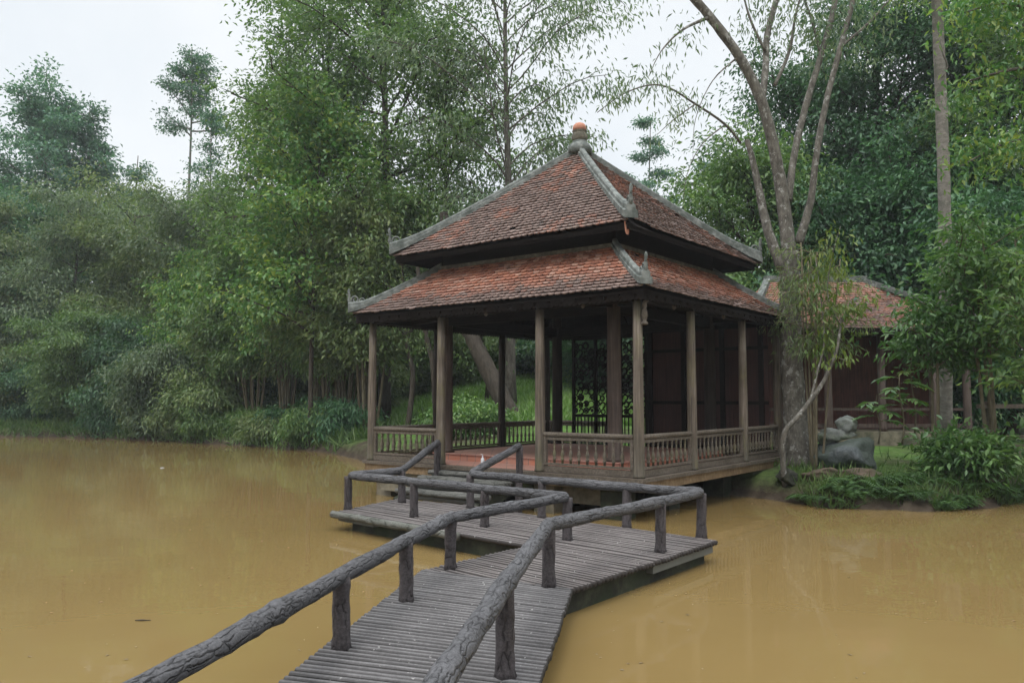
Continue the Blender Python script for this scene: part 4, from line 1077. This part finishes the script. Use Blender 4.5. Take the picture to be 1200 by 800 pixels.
for i, (pts, lb) in enumerate([([(512, 27, .13), (508, 430, 27, .10), (498, 385, 27, .09), (488, 300, 27, .06)], 'dark forked trunk seen just left of the second front column'),
                               ([(478, 28, .10), (484, 440, 28, .09), (476, 395, 28, .08), (470, 300, 28, .05)], 'slim dark trunk between the leftmost column and the second front column'),
                               ([(425, 30, .14), (424, 440, 30, .12), (421, 395, 30, .10), (418, 300, 30, .06)], 'dark upright trunk just left of the leftmost column'),
                               ([(592, 30, .12), (592, 430, 30, .11), (593, 380, 30, .10), (592, 300, 30, .07)], 'grey upright trunk between leaning trunk and meadow'),
                               ([(570, 32, .09), (572, 430, 32, .08), (565, 395, 32, .07), (560, 300, 32, .05)], 'thin trunk behind the leaning trunk')]):
    pp = [QB(*pts[0])] + [Q(*p) for p in pts[1:]]
    stem_tree('young_tree', lb, pp, branches=[[pp[2], (pp[2][0] + Vector((-.9, .4, 1.2)), .03), (pp[2][0] + Vector((-1.6, .8, 1.7)), .012)], [pp[2], (pp[2][0] + Vector((.8, .3, 1.0)), .03), (pp[2][0] + Vector((1.7, .3, 1.6)), .012)]], leaves=[(0, .2, 26, .5), (1, .2, 26, .5)], bark='bark_dark', leafm='leaf_olive', seed=110+i, group='slim trunks behind the pavilion')
# low screen of bushes at the top of the meadow
for i, (px, Y, yt, lm, sp) in enumerate([(470, 40, 395, 'leaf_olive', 2.6), (530, 41, 385, 'leaf_olive', 2.8), (590, 44, 425, 'leaf_mid', 2.2), (640, 42, 400, 'leaf_dark', 2.6), (690, 40, 385, 'leaf_mid', 2.8), (740, 36, 360, 'leaf_dark', 3.0)]):
    tree('bush', ['olive bush at the meadow top behind the leftmost bay', 'green bush at the meadow top behind the leaning trunk', 'low bush hiding the foot of the far hut', 'dark bush at the meadow top right of the hut', 'green bush at the meadow top beside the carved screen', 'dark bush hidden mostly behind the carved screen'][i],
         px, Y, yt, 'bush', 'bark_dark', lm, seed=120+i, wn='stems', ln='foliage', group='bushes at the top of the meadow', r0=.05, bare=.05, spread=sp, prof='x', nl=14, nb=5, ncl=4, lpc=30, clr=.4, leaf=(.22, .10), up=.5, droop=.4, stems=4)
for i, (px, Y, yt, lm, lb) in enumerate([(480, 46, 262, 'leaf_dark', 'deep green background tree behind the huge tree'), (560, 48, 285, 'leaf_mid', 'background tree behind the feathery tree'), (400, 47, 240, 'leaf_dark', 'dark background tree behind the bright leaved tree'), (680, 50, 260, 'leaf_teal', 'hazy low background tree hidden behind the roof'), (330, 50, 240, 'leaf_olive', 'olive background tree behind the bamboo like shrubs')]):
    tree('background_tree', lb, px, Y, yt, bark='bark_dark', leafm=lm, seed=130+i, r0=.2, bare=.1, spread=5.2, prof='dome', nl=26, nb=6, ncl=4, lpc=30, clr=.55, leaf=(.3, .15), up=.3)
# ---- pale feathery far trees right of the roof
for i, (px, Y, yt, sp, lb) in enumerate([(763, 62, 132, 2.9, 'pale feathery far tree with layered tufts right of the roof top ball'), (725, 66, 195, 2.4, 'pale far tree just behind the right roof hip'), (835, 60, 190, 3.4, 'pale far tree left of the lichen spotted forked tree'), (800, 66, 255, 3.0, 'lowest pale far tree above the right roof slope')]):
    tree('far_tree', lb, px, Y, yt, bark='bark_pale', leafm='leaf_teal', seed=140+i, r0=.14, bare=.45, spread=sp, prof='cone', nl=13, nb=5, ncl=4, lpc=20, clr=.42, leaf=(.30, .11), up=.1, flat=.35, group='pale far trees right of the roof')
# ---- dark forest at the right
forest = [(885, 27, 165, 'leaf_mid', 3.2, 'mid green rounded tree behind the forked tree'), (960, 30, 60, 'leaf_dark', 4.2, 'dark tall forest tree right of the forked tree'), (1040, 28, -40, 'leaf_dark', 4.6, 'very tall dark forest tree left of the straight trunk'),
          (1130, 27, -60, 'leaf_dark', 4.6, 'very tall dark forest tree right of the straight trunk'), (1215, 25, -20, 'leaf_mid', 4.4, 'tall green forest tree at the right picture edge'), (1085, 24.5, 190, 'leaf_dark', 3.0, 'lower dark tree behind the house roof'), (985, 26, 230, 'leaf_dark', 2.8, 'low dark tree between forked tree and house roof'), (1180, 22.5, 250, 'leaf_dark', 2.6, 'low dark tree behind the leafy bush at right')]
for i, (px, Y, yt, lm, sp, lb) in enumerate(forest):
    tree('forest_tree', lb, px, Y, yt, bark='bark_dark', leafm=lm, seed=150+i, r0=.2, bare=.12, spread=sp*1.15, prof='dome', nl=36, nb=7, ncl=4, lpc=32, clr=.45, leaf=(.20, .085), up=.3, droop=.5)
# ---- lichen spotted forked tree beside the pavilion
Yf = 16.6
fork = [[Q(925, 300, Yf, .19), Q(916, 225, Yf, .16), Q(905, 165, Yf-.1, .145), Q(892, 118, Yf-.2, .13), Q(866, 66, Yf-.3, .12), Q(832, 20, Yf-.4, .115), Q(795, -25, Yf-.5, .10), Q(760, -80, Yf-.6, .08)],
        [Q(917, 315, Yf, .15), Q(900, 270, Yf+.1, .12), Q(888, 215, Yf+.2, .09), Q(880, 180, Yf+.2, .075), Q(875, 164, Yf+.2, .06)],
        [Q(893, 118, Yf-.2, .09), Q(897, 80, Yf, .085), Q(899, 40, Yf+.2, .08), Q(912, -10, Yf+.4, .07), Q(920, -60, Yf+.4, .05)],
        [Q(924, 235, Yf, .10), Q(930, 185, Yf+.1, .09), Q(944, 125, Yf+.2, .085), Q(962, 65, Yf+.3, .08), Q(978, 5, Yf+.4, .07), Q(985, -60, Yf+.4, .05)],
        [Q(936, 285, Yf, .12), Q(950, 235, Yf-.1, .09), Q(957, 180, Yf-.2, .08), Q(968, 120, Yf-.2, .075), Q(985, 55, Yf-.2, .07), Q(1002, -10, Yf-.2, .06), Q(1010, -70, Yf-.2, .04)],
        [Q(868, 168, Yf+.1, .035), Q(850, 146, Yf-.2, .032), Q(815, 122, Yf-.6, .028), Q(775, 100, Yf-1, .022), Q(735, 108, Yf-1.3, .016), Q(700, 132, Yf-1.6, .010)],
        [Q(832, 20, Yf-.4, .05), Q(800, 35, Yf-.7, .03), Q(775, 60, Yf-1, .015), Q(760, 90, Yf-1.1, .006)],
        [Q(815, 122, Yf-.6, .02), Q(790, 140, Yf-.9, .013), Q(770, 158, Yf-1.1, .006)],
        [Q(850, 146, Yf-.2, .022), Q(822, 170, Yf-.4, .014), Q(805, 205, Yf-.5, .008), Q(800, 245, Yf-.5, .004)],
        [Q(866, 66, Yf-.3, .03), Q(835, 95, Yf-.5, .015), Q(815, 140, Yf-.6, .008), Q(812, 185, Yf-.6, .004)],
        [Q(897, 60, Yf, .04), Q(880, 25, Yf, .03), Q(870, -10, Yf, .02)],
        [Q(962, 65, Yf+.3, .04), Q(950, 20, Yf+.3, .03), Q(935, -20, Yf+.3, .02)],
        [Q(908, 100, Yf, .05), Q(925, 60, Yf+.3, .04), Q(932, 20, Yf+.3, .03), Q(945, -30, Yf+.3, .02)],
        [Q(985, 55, Yf-.2, .04), Q(1020, 25, Yf-.2, .03), Q(1050, -10, Yf-.2, .02)]]
stem_tree('forked_tree', 'lichen spotted tree forking into several pale stems beside the pavilion corner', [QB(934, Yf, .29), Q(932, 500, Yf, .24), Q(928, 420, Yf, .22), Q(926, 350, Yf, .21), Q(925, 295, Yf, .19)], branches=[[(p_, r_*.84) for p_, r_ in b_] for b_ in fork],
          leaves=[(0, .75, 14, .4), (2, .55, 22, .35), (3, .6, 26, .4), (4, .65, 20, .4), (5, .35, 26, .14), (6, .2, 8, .1), (7, .2, 5, .08), (10, .2, 14, .3), (11, .2, 20, .35), (12, .3, 22, .35), (13, .2, 24, .35)], bark='bark_lichen', leafm='leaf_grey', seed=160, leafs=(.15, .035), lpc=15, clr=.2, droop=1.1, sides=14, jit=.08)
# straight trunk at right
stem_tree('straight_tree', 'tall straight pale trunk rising out of the frame at right', [QB(1106, 17.6, .15), Q(1108, 470, 17.6, .14), Q(1108, 300, 17.6, .135), Q(1104, 150, 17.6, .125), Q(1098, 0, 17.6, .115), Q(1094, -160, 17.6, .11)],
          branches=[[Q(1103, 92, 17.5, .02), Q(1110, 78, 17.4, .02), Q(1104, 60, 17.3, .018), Q(1098, 30, 17.3, .012)], [Q(1098, -10, 17.6, .05), Q(1140, -40, 17.2, .03), Q(1190, -50, 17, .012)], [Q(1098, -30, 17.6, .05), Q(1060, -40, 17.8, .03), Q(1020, -60, 18, .012)]], leaves=[(1, .2, 40, .4), (2, .2, 40, .4)], bark='bark_pale', leafm='leaf_bright', seed=161)
# small crooked tree at the pavilion corner, pale hanging leaves
stem_tree('crooked_tree', 'small crooked grey stem with yellowish hanging leaves at the pavilion corner', [QB(917, 15.1, .06), Q(918, 545, 15.0, .055), Q(919, 508, 14.9, .05), Q(935, 488, 14.9, .045), Q(952, 466, 14.9, .045), Q(966, 445, 14.9, .035), Q(980, 412, 14.9, .028), Q(986, 372, 15, .018)],
          branches=[[Q(950, 468, 14.9, .03), Q(958, 435, 15, .024), Q(966, 400, 15, .018), Q(962, 350, 15.1, .010), Q(955, 300, 15.2, .005)], [Q(985, 380, 15, .015), Q(1000, 360, 15, .01), Q(1020, 352, 15, .005)], [Q(984, 380, 15, .015), Q(970, 345, 15, .01), Q(975, 300, 15.1, .006), Q(985, 265, 15.2, .004)], [Q(978, 415, 14.9, .012), Q(985, 420, 14.8, .008), Q(1003, 425, 14.7, .004)]],
          leaves=[(0, .4, 30, .16), (1, .1, 18, .1), (2, .2, 30, .15), (3, .3, 4, .05)], bark='bark_lichen', leafm='leaf_yellow', seed=162, leafs=(.16, .05), lpc=7, clr=.12, droop=1.2, cat='tree')
# wispy bamboo spray in front of the forked trunk
tree('bamboo', 'wispy young bamboo spray in front of the forked trunk', 950, 15.7, 262, 'bamboo', 'bark_stem', 'leaf_olive', seed=163, wn='stems', ln='foliage', r0=.015, bare=.55, spread=.75, prof='x', nl=8, nb=4, ncl=3, lpc=6, clr=.13, leaf=(.15, .014), up=.3, droop=.8, stems=6)
# ---- leafy bushes on the right bank
for i, (px, Y, yt, lm, sp, lb, st) in enumerate([(1165, 15.3, 250, 'leaf_broad', 1.0, 'large broad leaved bush at the right edge reaching above the fence', 4), (1090, 15.6, 325, 'leaf_broad', .8, 'broad leaved bush in front of the house wall', 2), (1215, 14.6, 262, 'leaf_mid', 1.2, 'tall leafy bush cut by the right picture edge', 3), (1126, 14.8, 515, 'leaf_broad', .6, 'low broad leaved bush at the water below the straight trunk', 4)]):
    tree('leafy_bush', lb, px, Y, yt, 'bush', 'bark_stem', lm, seed=170+i, wn='stems', ln='foliage', group='leafy bushes on the right bank', r0=.035, bare=[.46, .62, .46, .1][i], spread=sp, prof='x', nl=10, nb=4, ncl=3, lpc=8, clr=.18, leaf=(.165, .062), up=.55, droop=.35, stems=st)
stem_tree('overhanging_tree', 'bright green overhanging branches entering from the top right edge', [QB(1330, 13.5, .2), Q(1330, 300, 13.5, .18), Q(1320, 100, 13.4, .16), Q(1310, -80, 13.4, .12)],
          branches=[[Q(1322, 140, 13.4, .07), Q(1260, 90, 13.2, .05), Q(1200, 80, 13, .03), Q(1135, 95, 12.9, .012)], [Q(1320, 100, 13.4, .06), Q(1250, 30, 13.2, .04), Q(1180, 5, 13, .02), Q(1130, 15, 12.9, .01)], [Q(1326, 220, 13.4, .06), Q(1260, 170, 13.2, .04), Q(1190, 165, 13, .02), Q(1125, 195, 12.9, .008)]],
          leaves=[(0, .3, 70, .28), (1, .3, 60, .28), (2, .3, 60, .26)], bark='bark_grey', leafm='leaf_bright', seed=164, leafs=(.14, .05), lpc=22, clr=.16, droop=.5)
# broad leaf saplings before the house
def sapling(label, px, py, Y, hgt_, n, ll, seed, leafm='leaf_broad', group=None):
    rg = np.random.default_rng(seed); b_ = P(px, py, Y); o = empty('sapling', b_, 0, label, 'sapling', group)
    mb = MB(); pts = []; pos = []; ax = []
    tp = [Vector((.03*math.sin(j), .02*math.cos(j*1.3), hgt_*j/6)) for j in range(7)]; mb.tube(tp, [.018-.002*j for j in range(7)], 6)
    for k_ in range(n):
        t = .45+.55*k_/n; q = tp[min(int(t*6), 5)].lerp(tp[min(int(t*6)+1, 6)], (t*6) % 1); a = k_*2.4+rg.uniform(0, .6)
        d = np.array([math.cos(a), math.sin(a), .5]); e = np.array(q); pp = [q]
        for j in range(5):
            d = unit(d + np.array([0, 0, -.17])); e = e + d*ll*.3; pp.append(Vector(e))
            s_ = unit(np.cross(d, [0, 0, 1]))
            for sg in (-1, 1): pos.append(e); ax.append(s_*sg*.8 + d*.55 + np.array([0, 0, -.15]))
        pos.append(e); ax.append(d); mb.tube(pp, .006, 4, 0, False)
    mb.build('stem', 'bark_stem', o, True); n_ = len(pos)
    me = leaf_mesh('leaves', np.array(pos), np.array(ax), unit(np.array([0, 0, 1.]) + rg.normal(0, .25, (n_, 3))), ll*rg.uniform(.7, 1.1, n_), ll*.33*rg.uniform(.8, 1.1, n_), leafm, .15); link_mesh('leaves', me, o)
sapling('young sapling with large glossy leaves right of the boulder', 1058, 520, 15.4, 1.35, 7, .26, 181)
sapling('shorter glossy sapling leaning over the boulder top', 1030, 520, 15.7, .95, 6, .25, 182)
sapling('yellow green sapling beside the crooked stem', 1072, 515, 15.8, 1.6, 6, .2, 183, 'leaf_yellow')
# ferns and ground plants at the right water edge
rg = np.random.default_rng(190)
def fern_mesh(seed):
    rg = np.random.default_rng(seed); pos = []; ax = []; ln = []
    for f in range(13):
        a = rg.uniform(0, 6.28); d = np.array([math.cos(a)*.7, math.sin(a)*.7, .9]); e = np.zeros(3); L_ = rg.uniform(.35, .6)
        for j in range(14):
            d = unit(d + np.array([0, 0, -.13])); e = e + d*L_/14; s_ = unit(np.cross(d, [0, 0, 1]))
            for sg in (-1, 1): pos.append(e.copy()); ax.append(s_*sg + d*.4 + np.array([0, 0, -.1])); ln.append(.13*math.sin(math.pi*(j+1.5)/16.5))
    n_ = len(pos); return leaf_mesh('fern', np.array(pos), np.array(ax), unit(np.array([0, 0, 1.]) + rg.normal(0, .15, (n_, 3))), np.array(ln)*rg.uniform(.8, 1.1, n_), .03, 'fern_leaf', .1)
fm = [fern_mesh(s) for s in (1, 2, 3)]
fx = [(1000, 575), (1022, 568), (1045, 578), (1070, 566), (1092, 580), (1015, 588), (1060, 590), (1120, 572), (1145, 582), (940, 565), (948, 585), (1105, 592), (1165, 570), (985, 562), (1035, 596), (1080, 597), (1130, 596), (1005, 594), (970, 592), (1160, 590), (1185, 586), (1050, 571), (1110, 566), (1010, 566), (1195, 575)]
for i, (px, py) in enumerate(fx):
    yy = 13.7 + rg.uniform(.1, 1.0)*(1 if py < 586 else .1); q = P(px, py, yy)
    while pond_sd(q.x, q.y) < .10: yy += .05; q = P(px, py, yy)
    z = gz(q.x, q.y)
    o = link_mesh('fern', fm[i % 3]); o.location = (q.x, q.y, max(z, .05)); o.rotation_euler = (0, 0, rg.uniform(0, 6)); s = rg.uniform(.7, 1.1); o.scale = (s, s, s)
    tag(o, 'low green fern among the others on the right bank by the water', 'fern', 'ferns on the right bank')
# ---- grass: bank fringe and the sunny meadow
def blades(name, x, y, z, hgt_, wid, mat, seed, lean=.5):
    rg = np.random.default_rng(seed); n_ = len(x); pos = np.stack([x, y, z], 1)
    ax = unit(rg.normal(0, lean, (n_, 3)) + np.array([0, 0, 1.])); nr = unit(rg.normal(0, 1, (n_, 3))*[1, 1, .2])
    h_ = hgt_*rg.uniform(.5, 1.3, n_); return link_mesh(name, leaf_mesh(name, pos, ax, nr, h_, wid*rg.uniform(.7, 1.3, n_), mat, .1))
n_ = 90000; x = rg.uniform(-46, -3, n_); y = rg.uniform(27, 50, n_); d = pond_sd(x, y); k_ = (d > -.1) & (d < rg.exponential(1.3, n_)+.2)
x, y = x[k_], y[k_]; x2 = rg.uniform(4.5, 11, 22000); y2 = rg.uniform(13.5, 19, 22000); d2 = pond_sd(x2, y2); k2 = (d2 > -.03) & (d2 < rg.exponential(.6, 22000)) & (x2 > 5.2)
tag(blades('bank_grass', x, y, np.maximum(terr(x, y), 0)-.02, .55, .045, 'grass_blade', 5, .55), kind='stuff', label='grass fringe overhanging the far water edge')
tag(blades('bank_grass', x2[k2], y2[k2], np.maximum(terr(x2[k2], y2[k2]), 0)-.02, .26, .018, 'grass_blade', 6, .6), kind='stuff', label='short grass on the right bank')
n_ = 60000; x = rg.uniform(-7, 9, n_); y = rg.uniform(23.5, 42, n_); d = pond_sd(x, y); k_ = (d > 3.6 + .6*np.sin(x*1.7)) & (x < .33*y) & (y > 24+np.abs(x)*.0)
x, y = x[k_], y[k_]; tag(blades('meadow_grass', x, y, terr(x, y)-.02, .36, .075, 'meadow_blade', 7, .7), kind='stuff', label='bright green meadow growth on the slope behind the pavilion')
# bits floating on the pond
for i, (px, py, L_, lb) in enumerate([(166, 727, .13, 'thin dark twig floating on the open water at lower left'), (420, 532, .35, 'pale stick floating beside the pavilion left corner'), (190, 548, .10, 'small white scrap floating on the water far left')]):
    q = G(px, py, .006); a = .25*(i-1)
    mb = MB(); mb.tube([(-L_/2, 0, 0), (-L_*.1, .01, .004), (L_/2, .03, .002)], [.006, .012, .005] if i else [.004, .007, .003], 6)
    o = mb.build('floating_twig' if i < 2 else 'floating_scrap', ['bark_dark', 'bark_pale', 'white_plastic'][i], None, True); o.location = q; o.rotation_euler = (0, 0, a); tag(o, lb, 'twig' if i < 2 else 'scrap')

n_ = 170; pxs = rg.uniform(0, 1200, n_); pys = rg.uniform(545, 800, n_); pos = np.array([G(a, b_, .004) for a, b_ in zip(pxs, pys)]); pos = pos[pond_sd(pos[:, 0], pos[:, 1]) < -.2]; n_ = len(pos)
an = rg.uniform(0, 6.28, n_); sz = rg.uniform(.015, .05, n_)
tag(link_mesh('floating_leaves', leaf_mesh('floating_leaves', pos, np.stack([np.cos(an), np.sin(an), .02*np.ones(n_)], 1), unit(np.array([0, 0, 1.]) + rg.normal(0, .08, (n_, 3))), sz, sz*.45, 'dead_leaf', .1)), kind='stuff', label='scattered tiny leaves and scum floating on the pond')
#ENV
# ------------------------------------------------------------------ haze
HAZE = 0.0007
if HAZE:
    mb = MB(); mb.box((-8, 24, 17), (170, 130, 38))
    m, nt, out = new_mat('haze_air'); k = N(nt)
    pv = k.n('ShaderNodeVolumePrincipled'); pv.inputs['Color'].default_value = (.92, .96, 1.0, 1); pv.inputs['Density'].default_value = HAZE; pv.inputs['Anisotropy'].default_value = .2
    k.link(pv.outputs[0], out.inputs['Volume']); M['haze_air'] = m
    tag(mb.build('haze', 'haze_air'), kind='stuff')
# ------------------------------------------------------------------ sky and sun
wd = bpy.data.worlds.new('World'); scene.world = wd; wd.use_nodes = True
nt = wd.node_tree; nt.nodes.clear(); k = N(nt)
out = k.n('ShaderNodeOutputWorld'); bg = k.n('ShaderNodeBackground'); bg.inputs['Strength'].default_value = .1
SUN_EL, SUN_AZ = R(58), R(200)
sky = k.n('ShaderNodeTexSky', sky_type='NISHITA', sun_disc=False, sun_elevation=SUN_EL, sun_rotation=SUN_AZ)
hs = k.n('ShaderNodeHueSaturation', inp={'Saturation': .35}); k.link(sky.outputs[0], hs.inputs['Color'])
tc = k.n('ShaderNodeTexCoord'); cl = k.noise(tc.outputs['Generated'], 2.4, 5, .55)
cloud = k.ramp(cl, [(.3, (5.5, 5.95, 6.35)), (.7, (6.9, 7.05, 7.15))])
sep = k.n('ShaderNodeSeparateXYZ'); k.link(tc.outputs['Generated'], sep.inputs[0])
zen = k.n('ShaderNodeMapRange', inp={'From Min': .47, 'From Max': .95, 'To Min': 1.0, 'To Max': 4.4}); k.link(sep.outputs['Z'], zen.inputs['Value'])
vm = k.n('ShaderNodeVectorMath', operation='SCALE'); k.link(cloud, vm.inputs[0]); k.link(zen.outputs[0], vm.inputs['Scale'])
k.link(k.mix(.88, hs.outputs[0], vm.outputs[0]), bg.inputs['Color']); k.link(bg.outputs[0], out.inputs['Surface'])
sd = bpy.data.lights.new('sun', 'SUN'); sd.energy = .9; sd.angle = R(20); sd.color = (1, .97, .92)
so_ = bpy.data.objects.new('sun', sd); COL.objects.link(so_)
so_.rotation_euler = (R(90) - SUN_EL, 0, R(180) - SUN_AZ)
dirv = Vector((math.sin(SUN_AZ)*math.cos(SUN_EL), math.cos(SUN_AZ)*math.cos(SUN_EL), math.sin(SUN_EL)))
so_.rotation_euler = dirv.to_track_quat('Z', 'Y').to_euler()

scene.view_settings.view_transform = 'Standard'; scene.view_settings.look = 'None'
scene.view_settings.exposure = 0.62; scene.view_settings.gamma = 1
scene.cycles.max_bounces = 6; scene.cycles.diffuse_bounces = 3; scene.cycles.glossy_bounces = 3; scene.cycles.transmission_bounces = 3
scene.cycles.volume_bounces = 0
scene.cycles.use_denoising = True
